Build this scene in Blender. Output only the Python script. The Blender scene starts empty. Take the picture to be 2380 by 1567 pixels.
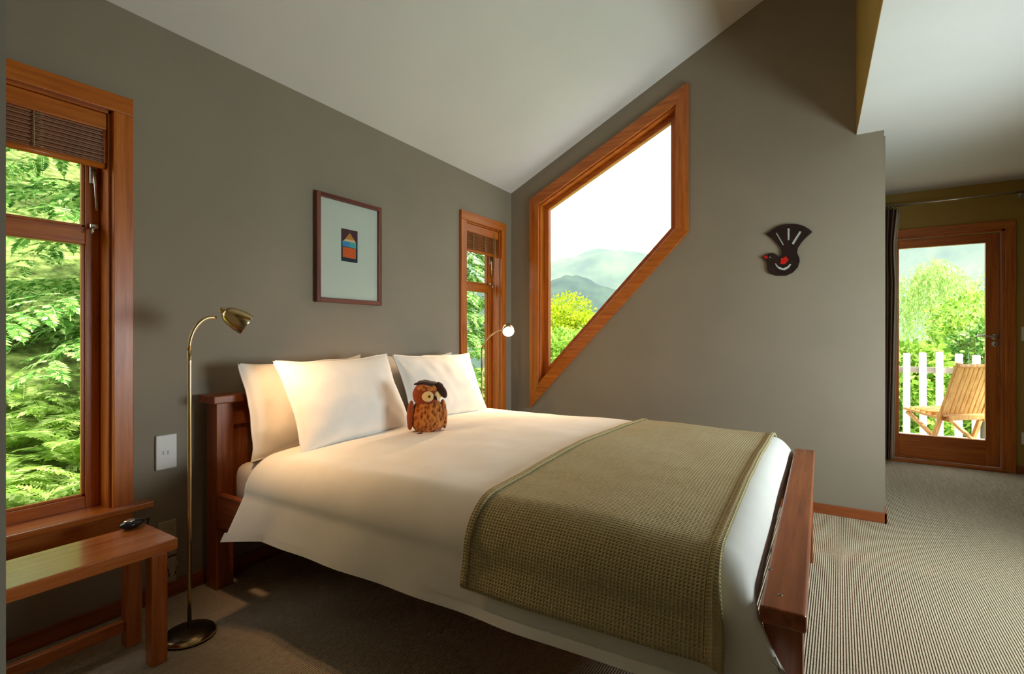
import bpy, bmesh, math, random
import numpy as np
from mathutils import Vector, Matrix, noise

SC = bpy.context.scene
COL = SC.collection
R = math.radians

# ------------------------------------------------------------------ camera
CAM_H = 1.10
FPX = 1182.0
YAW = math.atan((1950 - 1190) / FPX)          # room X axis lies this far right of the lens axis
cd = bpy.data.cameras.new('camera')
cam = bpy.data.objects.new('camera', cd)
COL.objects.link(cam)
cam.location = (0, 0, CAM_H)
cam.rotation_euler = (R(90), 0, YAW - R(90))
cd.sensor_width = 36.0
cd.lens = 36.0 * FPX / 2380.0
cd.shift_y = -4.5 / 2380.0
cd.clip_start = 0.02
cd.clip_end = 3000
SC.camera = cam

# ------------------------------------------------------------------ sky (even white overcast)
SKY = 3.0
w = bpy.data.worlds.new('overcast')
SC.world = w
w.use_nodes = True
bg = w.node_tree.nodes['Background']
bg.inputs[0].default_value = (0.95, 0.98, 1.0, 1)
bg.inputs[1].default_value = SKY

# ------------------------------------------------------------------ soft sun, high behind the house
sl = bpy.data.lights.new('sun_offscreen', 'SUN'); sl.energy = 10.0; sl.angle = R(4); sl.color = (1.0, 0.97, 0.90)
so = bpy.data.objects.new('sun_offscreen', sl); COL.objects.link(so)
so.rotation_euler = Vector((0.16, 0.50, -0.85)).to_track_quat('-Z', 'Y').to_euler()

# ------------------------------------------------------------------ daylight through the side window
def area(name, loc, rot, sx, sy, power, col):
    l = bpy.data.lights.new(name, 'AREA')
    l.shape = 'RECTANGLE'; l.size = sx; l.size_y = sy; l.energy = power; l.color = col
    o = bpy.data.objects.new(name, l); COL.objects.link(o)
    o.location = loc; o.rotation_euler = rot
    return o
WD_Y = -1.35
SIDE_WIN = (1.98, 3.30, 0.62, 1.42)           # x0 x1 z0 z1 of the window in the side wall
area('window_right_offscreen', ((SIDE_WIN[0] + SIDE_WIN[1]) / 2, WD_Y - 0.14, (SIDE_WIN[2] + SIDE_WIN[3]) / 2),
     (R(92), 0, 0), SIDE_WIN[1] - SIDE_WIN[0] - 0.1, SIDE_WIN[3] - SIDE_WIN[2] - 0.1, 58.0, (0.80, 0.92, 1.0))

SC.view_settings.view_transform = 'Standard'
SC.view_settings.look = 'None'
SC.view_settings.exposure = 0.12
SC.view_settings.gamma = 1.0
SC.view_settings.use_curve_mapping = False
SC.cycles.max_bounces = 10
SC.cycles.diffuse_bounces = 4
SC.cycles.transparent_max_bounces = 24
SC.cycles.caustics_reflective = False
SC.cycles.caustics_refractive = False

# ================================================================== helpers
def link(o, parent=None):
    COL.objects.link(o)
    if parent is not None:
        o.parent = parent
    return o

def tag(o, label=None, cat=None, group=None, kind=None):
    if label: o['label'] = label
    if cat: o['category'] = cat
    if group: o['group'] = group
    if kind: o['kind'] = kind
    return o

def empty(name, loc=(0, 0, 0), rz=0.0):
    o = bpy.data.objects.new(name, None)
    o.empty_display_size = 0.1
    o.location = loc; o.rotation_euler = (0, 0, rz)
    return link(o)

def setmat(me, m):
    if m is None: return
    if isinstance(m, (list, tuple)):
        for k in m: me.materials.append(k)
    else:
        me.materials.append(m)

def mk(name, v, f, m=None, parent=None, smooth=False, mi=None):
    me = bpy.data.meshes.new(name)
    me.from_pydata([tuple(p) for p in v], [], [tuple(q) for q in f])
    setmat(me, m)
    if smooth: me.polygons.foreach_set('use_smooth', [True] * len(me.polygons))
    if mi: me.polygons.foreach_set('material_index', mi)
    me.update()
    return link(bpy.data.objects.new(name, me), parent)

def from_bm(name, bm, m=None, parent=None, smooth=False):
    me = bpy.data.meshes.new(name)
    bmesh.ops.recalc_face_normals(bm, faces=bm.faces)
    bm.to_mesh(me); bm.free()
    setmat(me, m)
    if smooth: me.polygons.foreach_set('use_smooth', [True] * len(me.polygons))
    return link(bpy.data.objects.new(name, me), parent)

def bm_box(lo, hi, bev=0.0, seg=2, mat=None):
    bm = bmesh.new()
    bmesh.ops.create_cube(bm, size=1)
    c = [(lo[i] + hi[i]) / 2 for i in range(3)]; s = [abs(hi[i] - lo[i]) for i in range(3)]
    for v in bm.verts:
        v.co = Vector((c[0] + v.co.x * s[0], c[1] + v.co.y * s[1], c[2] + v.co.z * s[2]))
    if bev > 0:
        bmesh.ops.bevel(bm, geom=list(bm.edges), offset=min(bev, min(s) * 0.45), segments=seg, profile=0.5, affect='EDGES')
    if mat is not None:
        bm.transform(mat)
    return bm

def box(name, lo, hi, m, parent=None, bev=0.003, seg=2, xf=None):
    return from_bm(name, bm_box(lo, hi, bev, seg, xf), m, parent)

def beam(name, a, b, wdt, hgt, m, parent=None, up=(0, 0, 1), bev=0.003):
    """square bar from a to b; wdt sideways, hgt along up"""
    a = Vector(a); b = Vector(b); d = b - a; L = d.length; z = d.normalized()
    x = Vector(up).cross(z)
    if x.length < 1e-4: x = Vector((1, 0, 0))
    x.normalize(); y = z.cross(x)
    M = Matrix((x, y, z)).transposed().to_4x4(); M.translation = a
    return from_bm(name, bm_box((-wdt / 2, -hgt / 2, 0), (wdt / 2, hgt / 2, L), bev, 2, M), m, parent)

def prism(name, outer, holes, to3d, depth, m, parent=None):
    """outline (with holes) in 2D, to3d(a, b, t): t in 0..depth"""
    bm = bmesh.new()
    loops = [outer] + list(holes)
    sides = []
    for t in (0.0, depth):
        es = []; ring = []
        for lp in loops:
            vs = [bm.verts.new(to3d(a, b, t)) for a, b in lp]
            ring.append(vs)
            for i in range(len(vs)): es.append(bm.edges.new((vs[i], vs[(i + 1) % len(vs)])))
        bmesh.ops.triangle_fill(bm, edges=es, use_beauty=True, use_dissolve=False)
        sides.append(ring)
    for r0, r1 in zip(*sides):
        n = len(r0)
        for i in range(n):
            j = (i + 1) % n
            bm.faces.new((r0[i], r0[j], r1[j], r1[i]))
    return from_bm(name, bm, m, parent)

def tube_data(path, rad, n=10, cap=True):
    P = [Vector(p) for p in path]
    rr = rad if isinstance(rad, (list, tuple)) else [rad] * len(P)
    v = []; f = []
    prev = None
    for i, p in enumerate(P):
        d = (P[min(i + 1, len(P) - 1)] - P[max(i - 1, 0)]).normalized()
        if prev is None:
            x = d.orthogonal().normalized()
        else:
            x = (prev - d * prev.dot(d)).normalized()
        prev = x; y = d.cross(x)
        for k in range(n):
            a = 2 * math.pi * k / n
            v.append(p + (x * math.cos(a) + y * math.sin(a)) * rr[i])
    for i in range(len(P) - 1):
        for k in range(n):
            a = i * n + k; b = i * n + (k + 1) % n
            f.append((a, b, b + n, a + n))
    if cap:
        f.append(tuple(reversed(range(n)))); f.append(tuple(range((len(P) - 1) * n, len(P) * n)))
    return v, f

def tube(name, path, rad, m, parent=None, n=10, cap=True):
    v, f = tube_data(path, rad, n, cap)
    return mk(name, v, f, m, parent, smooth=True)

def lathe(name, prof, m, parent=None, n=28, xf=None, close=False):
    v = []; f = []
    for r, z in prof:
        for k in range(n):
            a = 2 * math.pi * k / n
            p = Vector((r * math.cos(a), r * math.sin(a), z))
            v.append(xf @ p if xf else p)
    k0 = len(prof)
    for i in range(k0 - 1):
        for k in range(n):
            a = i * n + k; b = i * n + (k + 1) % n
            f.append((a, b, b + n, a + n))
    o = mk(name, v, f, m, parent, smooth=True)
    return o

def grid_faces(nu, nv):
    return [(j * nu + i, j * nu + i + 1, (j + 1) * nu + i + 1, (j + 1) * nu + i) for j in range(nv - 1) for i in range(nu - 1)]

def aim(loc, d, roll_up=(0, 0, 1)):
    """matrix whose +Z runs along d"""
    z = Vector(d).normalized(); x = Vector(roll_up).cross(z)
    if x.length < 1e-4: x = Vector((1, 0, 0))
    x.normalize(); y = z.cross(x)
    M = Matrix((x, y, z)).transposed().to_4x4(); M.translation = Vector(loc)
    return M

# pixel -> point helpers (principal axis as the camera above)
_s, _c = math.sin(YAW), math.cos(YAW)
def ray(u, v):
    k = (u - 1190) / FPX
    return Vector((_c + _s * k, _s - _c * k, (779 - v) / FPX))
def onX(u, v, X):
    r = ray(u, v); t = X / r.x; return Vector((0, 0, CAM_H)) + r * t
def onY(u, v, Y):
    r = ray(u, v); t = Y / r.y; return Vector((0, 0, CAM_H)) + r * t
def onZ(u, v, Z):
    r = ray(u, v); t = (Z - CAM_H) / r.z; return Vector((0, 0, CAM_H)) + r * t

# ================================================================== materials
def srgb(r, g, b):
    def c(x):
        x /= 255.0
        return x / 12.92 if x <= 0.04045 else ((x + 0.055) / 1.055) ** 2.4
    return (c(r), c(g), c(b), 1)

class NT:
    def __init__(s, name):
        s.m = bpy.data.materials.new(name); s.m.use_nodes = True
        s.t = s.m.node_tree; s.t.nodes.clear()
        s.out = s.t.nodes.new('ShaderNodeOutputMaterial')
    def n(s, typ, **kw):
        o = s.t.nodes.new(typ)
        for k, v in kw.items(): setattr(o, k, v)
        return o
    def l(s, a, b): s.t.links.new(a, b)
    def coord(s, scale=(1, 1, 1), rot=(0, 0, 0), kind='Object'):
        tc = s.n('ShaderNodeTexCoord'); mp = s.n('ShaderNodeMapping')
        mp.inputs['Scale'].default_value = scale; mp.inputs['Rotation'].default_value = rot
        s.l(tc.outputs[kind], mp.inputs[0]); return mp.outputs[0]
    def noise(s, vec, scale=5, detail=4, rough=0.55):
        o = s.n('ShaderNodeTexNoise'); o.inputs['Scale'].default_value = scale
        o.inputs['Detail'].default_value = detail; o.inputs['Roughness'].default_value = rough
        s.l(vec, o.inputs['Vector']); return o.outputs['Fac']
    def ramp(s, fac, stops):
        o = s.n('ShaderNodeValToRGB'); el = o.color_ramp.elements
        while len(el) < len(stops): el.new(0.5)
        for e, (p, c) in zip(el, stops): e.position = p; e.color = c
        s.l(fac, o.inputs[0]); return o.outputs[0]
    def bsdf(s, col=None, rough=0.5, spec=0.5, metal=0.0, **kw):
        b = s.n('ShaderNodeBsdfPrincipled')
        b.inputs['Roughness'].default_value = rough; b.inputs['Metallic'].default_value = metal
        b.inputs['Specular IOR Level'].default_value = spec
        for k, v in kw.items(): b.inputs[k].default_value = v
        if col is not None:
            if hasattr(col, 'links') or isinstance(col, bpy.types.NodeSocket): s.l(col, b.inputs['Base Color'])
            else: b.inputs['Base Color'].default_value = col
        s.l(b.outputs[0], s.out.inputs[0]); s.b = b; return b
    def bump(s, h, strength=0.3, dist=0.002):
        o = s.n('ShaderNodeBump'); o.inputs['Strength'].default_value = strength; o.inputs['Distance'].default_value = dist
        s.l(h, o.inputs['Height']); s.l(o.outputs[0], s.b.inputs['Normal']); return o

def mul(c, k): return (c[0] * k, c[1] * k, c[2] * k, 1)

def m_paint(name, col, rough=0.75, var=0.05, sc=2.2):
    t = NT(name); v = t.coord()
    n = t.noise(v, sc, 3)
    t.bsdf(t.ramp(n, [(0.3, mul(col, 1 - var)), (0.7, mul(col, 1 + var))]), rough, 0.3)
    t.bump(t.noise(v, 420, 2), 0.12, 0.001)
    return t.m

def m_wood(name, dark, mid, light, axis='x', rough=0.38, scale=1.0, spec=0.5, coat=0.0):
    t = NT(name)
    sc = {'x': (0.7, 14, 14), 'y': (14, 0.7, 14), 'z': (14, 14, 0.7)}[axis]
    v = t.coord(tuple(k * scale for k in sc))
    n1 = t.noise(v, 3.0, 6, 0.62)
    v2 = t.coord(tuple(k * scale * 5 for k in sc))
    n2 = t.noise(v2, 4.0, 3, 0.6)
    mx = t.n('ShaderNodeMath', operation='MULTIPLY_ADD'); t.l(n2, mx.inputs[0]); mx.inputs[1].default_value = 0.35; t.l(n1, mx.inputs[2])
    t.bsdf(t.ramp(mx.outputs[0], [(0.42, dark), (0.62, mid), (0.85, light)]), rough, spec, **{'Coat Weight': coat, 'Coat Roughness': 0.16})
    t.bump(n2, 0.08, 0.001)
    return t.m

def m_plain(name, col, rough=0.5, metal=0.0, spec=0.5, var=0.06, sc=30):
    t = NT(name); v = t.coord(); n = t.noise(v, sc, 2)
    t.bsdf(t.ramp(n, [(0.3, mul(col, 1 - var)), (0.7, mul(col, 1 + var))]), rough, spec, metal)
    return t.m

def m_fabric(name, col, rough=0.9, weave=900, strength=0.25, var=0.04, sheen=0.15):
    t = NT(name); v = t.coord()
    n = t.noise(v, 6, 3)
    t.bsdf(t.ramp(n, [(0.3, mul(col, 1 - var)), (0.7, mul(col, 1 + var))]), rough, 0.2, **{'Sheen Weight': sheen})
    t.bump(t.noise(v, weave, 2), strength, 0.0008)
    return t.m

def m_glass(name, refl=0.06):
    t = NT(name)
    tr = t.n('ShaderNodeBsdfTransparent'); gl = t.n('ShaderNodeBsdfGlossy'); gl.inputs['Roughness'].default_value = 0.02
    fr = t.n('ShaderNodeFresnel'); fr.inputs[0].default_value = 1.32
    mx = t.n('ShaderNodeMixShader')
    ge = t.n('ShaderNodeNewGeometry'); inv = t.n('ShaderNodeMath', operation='SUBTRACT'); inv.inputs[0].default_value = 1.0
    t.l(ge.outputs['Backfacing'], inv.inputs[1])
    mu = t.n('ShaderNodeMath', operation='MULTIPLY'); t.l(fr.outputs[0], mu.inputs[0]); t.l(inv.outputs[0], mu.inputs[1])
    t.l(mu.outputs[0], mx.inputs[0]); t.l(tr.outputs[0], mx.inputs[1]); t.l(gl.outputs[0], mx.inputs[2]); t.l(mx.outputs[0], t.out.inputs[0])
    tr.inputs[0].default_value = (0.97, 0.99, 0.98, 1)
    return t.m

def m_emit(name, col, k):
    t = NT(name); e = t.n('ShaderNodeEmission'); e.inputs[0].default_value = col; e.inputs[1].default_value = k
    t.l(e.outputs[0], t.out.inputs[0]); return t.m

def m_leaf(name, stops, trans=0.45, rough=0.55):
    t = NT(name); g = t.n('ShaderNodeNewGeometry')
    col = t.ramp(g.outputs['Random Per Island'], stops)
    d = t.n('ShaderNodeBsdfDiffuse'); tr = t.n('ShaderNodeBsdfTranslucent'); mx = t.n('ShaderNodeMixShader')
    mx.inputs[0].default_value = trans
    t.l(col, d.inputs[0]); t.l(col, tr.inputs[0]); t.l(d.outputs[0], mx.inputs[1]); t.l(tr.outputs[0], mx.inputs[2])
    t.l(mx.outputs[0], t.out.inputs[0]); return t.m

M = {}
M['wall'] = m_paint('wall_taupe_paint', (0.290, 0.243, 0.180, 1))
M['wall_gold'] = m_paint('wall_ochre_paint', (0.42, 0.27, 0.07, 1))
M['ceiling'] = m_paint('ceiling_offwhite_paint', (0.72, 0.71, 0.68, 1), 0.8, 0.02)
CED = [(0.25, 0.050, 0.004, 1), (0.46, 0.113, 0.009, 1), (0.60, 0.175, 0.020, 1)]
for a in 'xyz':
    M['cedar_' + a] = m_wood('cedar_' + a, *CED, axis=a, rough=0.34)
JAR = [(0.13, 0.027, 0.007, 1), (0.27, 0.066, 0.016, 1), (0.38, 0.105, 0.028, 1)]
for a in 'xyz':
    M['jarrah_' + a] = m_wood('jarrah_' + a, *JAR, axis=a, rough=0.33)
RIM = [(0.36, 0.070, 0.012, 1), (0.56, 0.140, 0.026, 1), (0.68, 0.21, 0.050, 1)]
for a in 'xyz':
    M['bench_' + a] = m_wood('bench_wood_' + a, *RIM, axis=a, rough=0.25, coat=0.6)
M['cedar_gloss'] = m_wood('cedar_varnished_sill', *CED, axis='x', rough=0.3, coat=0.9)
M['blind'] = m_wood('blind_reed', (0.10, 0.026, 0.004, 1), (0.20, 0.056, 0.008, 1), (0.32, 0.10, 0.016, 1), axis='x', rough=0.5)
M['cord'] = m_fabric('blind_cord', (0.45, 0.33, 0.16, 1))
M['frame'] = m_wood('picture_frame_wood', (0.07, 0.018, 0.012, 1), (0.15, 0.042, 0.028, 1), (0.25, 0.085, 0.055, 1), axis='z', rough=0.35)
M['frame_x'] = m_wood('picture_frame_wood_x', (0.07, 0.018, 0.012, 1), (0.15, 0.042, 0.028, 1), (0.25, 0.085, 0.055, 1), axis='x', rough=0.35)
M['mat'] = m_plain('mount_board', (0.62, 0.64, 0.58, 1), 0.9, var=0.01)
M['glass'] = m_glass('window_glass')
M['duvet'] = m_fabric('white_cotton', (0.80, 0.77, 0.70, 1), weave=700)
M['pillow'] = m_fabric('pillow_cotton', (0.82, 0.78, 0.71, 1), weave=700)
M['sheet'] = m_fabric('mattress_sheet', (0.78, 0.72, 0.63, 1), weave=700)
M['brass'] = m_plain('aged_brass', (0.62, 0.47, 0.24, 1), 0.22, 1.0, var=0.03)
M['brass_dark'] = m_plain('dark_bronze_base', (0.10, 0.075, 0.045, 1), 0.3, 0.9, var=0.05)
M['chrome'] = m_plain('satin_nickel', (0.66, 0.62, 0.54, 1), 0.25, 1.0, var=0.02)
M['white_plastic'] = m_plain('white_plastic', (0.80, 0.78, 0.74, 1), 0.35, var=0.01)
M['black_plastic'] = m_plain('black_plastic', (0.012, 0.012, 0.016, 1), 0.18, var=0.05)
M['cream_plastic'] = m_plain('cream_plastic', (0.46, 0.38, 0.26, 1), 0.4, var=0.02)
M['dark'] = m_plain('dark_slot', (0.02, 0.018, 0.015, 1), 0.6)
M['screw'] = m_plain('screw_metal', (0.25, 0.2, 0.15, 1), 0.35, 1.0)
M['bulb'] = m_emit('lit_bulb', (1.0, 0.86, 0.62, 1), 14.0)
M['shade_in'] = m_plain('shade_inside_white', (0.8, 0.75, 0.65, 1), 0.5, var=0.01)

def m_carpet():
    t = NT('loop_carpet'); v = t.coord()
    sep = t.n('ShaderNodeSeparateXYZ'); t.l(v, sep.inputs[0])
    def sn(o, k):
        a = t.n('ShaderNodeMath', operation='MULTIPLY'); t.l(o, a.inputs[0]); a.inputs[1].default_value = k
        b = t.n('ShaderNodeMath', operation='SINE'); t.l(a.outputs[0], b.inputs[0])
        c = t.n('ShaderNodeMath', operation='MULTIPLY_ADD'); t.l(b.outputs[0], c.inputs[0]); c.inputs[1].default_value = 0.5; c.inputs[2].default_value = 0.5
        return c.outputs[0]
    rows = sn(sep.outputs['Y'], 2 * math.pi / 0.0085)
    jit = t.noise(t.coord((60, 60, 60)), 1.0, 2)
    beads = sn(sep.outputs['X'], 2 * math.pi / 0.0095)
    m1 = t.n('ShaderNodeMath', operation='MULTIPLY_ADD'); t.l(beads, m1.inputs[0]); m1.inputs[1].default_value = 0.35; t.l(rows, m1.inputs[2])
    m2 = t.n('ShaderNodeMath', operation='MULTIPLY_ADD'); t.l(jit, m2.inputs[0]); m2.inputs[1].default_value = 0.7; t.l(m1.outputs[0], m2.inputs[2])
    t.bsdf(t.ramp(jit, [(0.3, (0.46, 0.375, 0.255, 1)), (0.7, (0.57, 0.475, 0.335, 1))]), 0.95, 0.1)
    t.bump(m2.outputs[0], 0.9, 0.004)
    return t.m
M['carpet'] = m_carpet()

def m_waffle():
    t = NT('khaki_waffle_weave'); tc = t.n('ShaderNodeTexCoord')
    sep = t.n('ShaderNodeSeparateXYZ'); t.l(tc.outputs['UV'], sep.inputs[0])
    def cell(o, per):
        a = t.n('ShaderNodeMath', operation='MULTIPLY'); t.l(o, a.inputs[0]); a.inputs[1].default_value = 2 * math.pi / per
        b = t.n('ShaderNodeMath', operation='COSINE'); t.l(a.outputs[0], b.inputs[0])
        return b.outputs[0]
    mx = t.n('ShaderNodeMath', operation='MAXIMUM'); t.l(cell(sep.outputs['X'], 0.0092), mx.inputs[0]); t.l(cell(sep.outputs['Y'], 0.0092), mx.inputs[1])
    n = t.n('ShaderNodeMath', operation='MULTIPLY_ADD'); t.l(mx.outputs[0], n.inputs[0]); n.inputs[1].default_value = 0.5; n.inputs[2].default_value = 0.5
    yv = t.noise(t.coord(), 40, 3)
    t.bsdf(t.ramp(yv, [(0.3, (0.52, 0.42, 0.20, 1)), (0.7, (0.59, 0.48, 0.235, 1))]), 0.95, 0.15, **{'Sheen Weight': 0.15})
    t.bump(n.outputs[0], 1.0, 0.005)
    return t.m
M['waffle'] = m_waffle()

# ================================================================== room shell
XB, YA, XC = 3.679, 2.374, 5.574
WT = 0.15
def vault(x, y): return 2.39 - 0.0247 * (x - 0.8) + 0.4936 * (YA - y)
def flat(x): return 2.300 + (x - XB) * 0.020

def struct(o): o['kind'] = 'structure'; return o

# floor (L shape)
fl = [(-1.15, YA + WT), (XB + WT, YA + WT), (XB + WT, -0.16), (XC + WT, -0.16), (XC + WT, WD_Y - WT), (-1.15, WD_Y - WT)]
struct(prism('floor', fl, [], lambda a, b, t: (a, b, -t), 0.12, M['carpet']))

# windows in the head wall
WIN = [(0.280, 0.885), (2.966, 3.571)]
WZ0, WZ1 = 0.43, 2.033
CAS = 0.067
holes = [[(a + CAS, WZ0), (b - CAS, WZ0), (b - CAS, WZ1 - CAS), (a + CAS, WZ1 - CAS)] for a, b in WIN]
wa = [(-1.15, 0), (XB + WT, 0), (XB + WT, vault(XB + WT, YA) + 0.02), (-1.15, vault(-1.15, YA) + 0.02)]
struct(prism('wall_back', wa, holes, lambda a, b, t: (a, YA + t, b), WT, M['wall']))

# wall with the slanted window (inside wall_right); window outline in (y, z)
RH = [(2.180, 2.235), (0.888, 2.875), (0.888, 1.823), (2.180, 0.490)]
def inset(poly, d):
    n = len(poly); out = []
    cx = sum(p[0] for p in poly) / n; cy = sum(p[1] for p in poly) / n
    L = []
    for i in range(n):
        a = Vector(poly[i]); b = Vector(poly[(i + 1) % n]); e = (b - a).normalized(); nn = Vector((-e.y, e.x))
        if nn.dot(Vector((cx, cy)) - a) < 0: nn = -nn
        L.append((a + nn * d, e))
    for i in range(n):
        (p, e), (q, g) = L[i - 1], L[i]
        den = e.x * g.y - e.y * g.x
        s = ((q.x - p.x) * g.y - (q.y - p.y) * g.x) / den
        out.append(tuple(p + e * s))
    return out
RHI = inset(RH, 0.085)
wb = [(YA + WT, 0), (YA + WT, vault(XB, YA) + 0.02), (-0.087, vault(XB, -0.087) + 0.02), (-0.087, 2.30), (-0.222, 2.30), (-0.222, 0)]
struct(prism('wall_right', wb, [RHI], lambda a, b, t: (XB + t, a, b), WT - 0.02, M['wall']))

# bulkhead face between the vault and the low ceiling
bk = [(3.679, -0.087), (2.195, -0.1285), (-1.15, -0.1285), (-1.15, -0.29), (3.679, -0.22)]
v = []; f = []
for x, y in bk:
    v.append((x, y, flat(x) + 0.0006)); v.append((x, y, 3.75))
n = len(bk)
for i in range(n):
    j = (i + 1) % n; f.append((2 * i, 2 * j, 2 * j + 1, 2 * i + 1))
f.append(tuple(range(0, 2 * n, 2))); f.append(tuple(reversed(range(1, 2 * n, 2))))
struct(mk('wall_bulkhead', v, f, M['wall_gold']))

# vaulted ceiling and low ceiling
def slab(name, pts, zf, th, m):
    v = [(x, y, zf(x, y)) for x, y in pts] + [(x, y, zf(x, y) + th) for x, y in pts]
    k = len(pts)
    f = [tuple(range(k)), tuple(reversed(range(k, 2 * k)))] + [(i, (i + 1) % k, k + (i + 1) % k, k + i) for i in range(k)]
    return struct(mk(name, v, f, m))
slab('ceiling_vault', [(-1.2, YA + 0.55), (-1.2, -0.13), (XB + 0.45, -0.13), (XB + 0.45, YA + 0.55)], vault, 0.12, M['ceiling'])
slab('ceiling', [(-1.2, -0.1305), (-1.2, WD_Y - 1.5), (XC + 0.3, WD_Y - 1.5), (XC + 0.3, -0.10), (XB, -0.10), (XB, -0.0885), (2.195, -0.1305)], lambda x, y: flat(x), 0.1, M['ceiling'])  # includes an added, unseen overhang past the side wall to block the sun

# door wall, hall side wall, side wall with the low window, wall behind the camera, nib beside the camera
DY0, DY1, DZ = -0.335, -1.120, 1.955
wc = [(-0.10, 0), (-0.10, 2.42), (WD_Y - WT, 2.42), (WD_Y - WT, 0)]
struct(prism('wall_far', wc, [[(DY0, 0.001), (DY0, DZ), (DY1, DZ), (DY1, 0.001)]], lambda a, b, t: (XC + t, a, b), 0.13, M['wall_gold']))
struct(box('wall_hall', (XB + 0.12, -0.235, 0), (XC, -0.10, 2.4), M['wall'], bev=0))
a0, a1, b0, b1 = SIDE_WIN
wd = [(-1.15, 0), (XC, 0), (XC, 2.36), (-1.15, 2.36)]
struct(prism('wall_side', wd, [[(a0, b0), (a1, b0), (a1, b1), (a0, b1)]], lambda a, b, t: (a, WD_Y - t, b), WT, M['wall']))
wn = [(YA + 0.1, 0), (WD_Y - WT, 0), (WD_Y - WT, 2.35), (-0.1, 2.35), (-0.1, vault(-1.1, -0.1) + 0.02), (YA + 0.1, vault(-1.1, YA) + 0.02)]
struct(prism('wall_front', wn, [], lambda a, b, t: (-1.0 - t, a, b), 0.14, M['wall']))
nib = [(0.905, 0), (YA, 0), (YA, vault(0.1, YA) + 0.01), (0.905, vault(0.1, 0.905) + 0.01)]
struct(prism('wall_nib', nib, [], lambda a, b, t: (0.199 - t, a, b), 0.12, M['wall']))

# baseboards
def bb(name, lo, hi, ax): return struct(box(name, lo, hi, M['jarrah_' + ax], bev=0.003))
bb('baseboard_back', (0.20, YA - 0.014, 0), (XB - 0.012, YA, 0.062), 'x')
bb('baseboard_right', (XB - 0.013, -0.236, 0), (XB, YA - 0.014, 0.060), 'y')
bb('baseboard_end', (XB - 0.013, -0.236, 0), (XB + 0.13, -0.222, 0.060), 'x')
bb('baseboard_far', (XC - 0.013, WD_Y, 0), (XC, DY1 - 0.07, 0.06), 'y')

# side window (behind the lens side of the room)
sw = struct(empty('window_4', ((a0 + a1) / 2, WD_Y, b0)))
hx = (a1 - a0) / 2
for k, (lo, hi) in enumerate([((-hx, -0.1, 0), (-hx + 0.05, -0.05, b1 - b0)), ((hx - 0.05, -0.1, 0), (hx, -0.05, b1 - b0)), ((-0.03, -0.1, 0.05), (0.03, -0.05, b1 - b0 - 0.05)),
                              ((-hx + 0.05, -0.1, 0), (hx - 0.05, -0.05, 0.05)), ((-hx + 0.05, -0.1, b1 - b0 - 0.05), (hx - 0.05, -0.05, b1 - b0))]):
    box('sash_rail' if k > 2 else 'sash_stile', lo, hi, M['cedar_x' if k > 2 else 'cedar_z'], sw)
for s in (-1, 1):
    box('pane', (min(s * 0.03, s * (hx - 0.05)), -0.122, 0.05), (max(s * 0.03, s * (hx - 0.05)), -0.118, b1 - b0 - 0.05), M['glass'], sw, bev=0)

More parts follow.
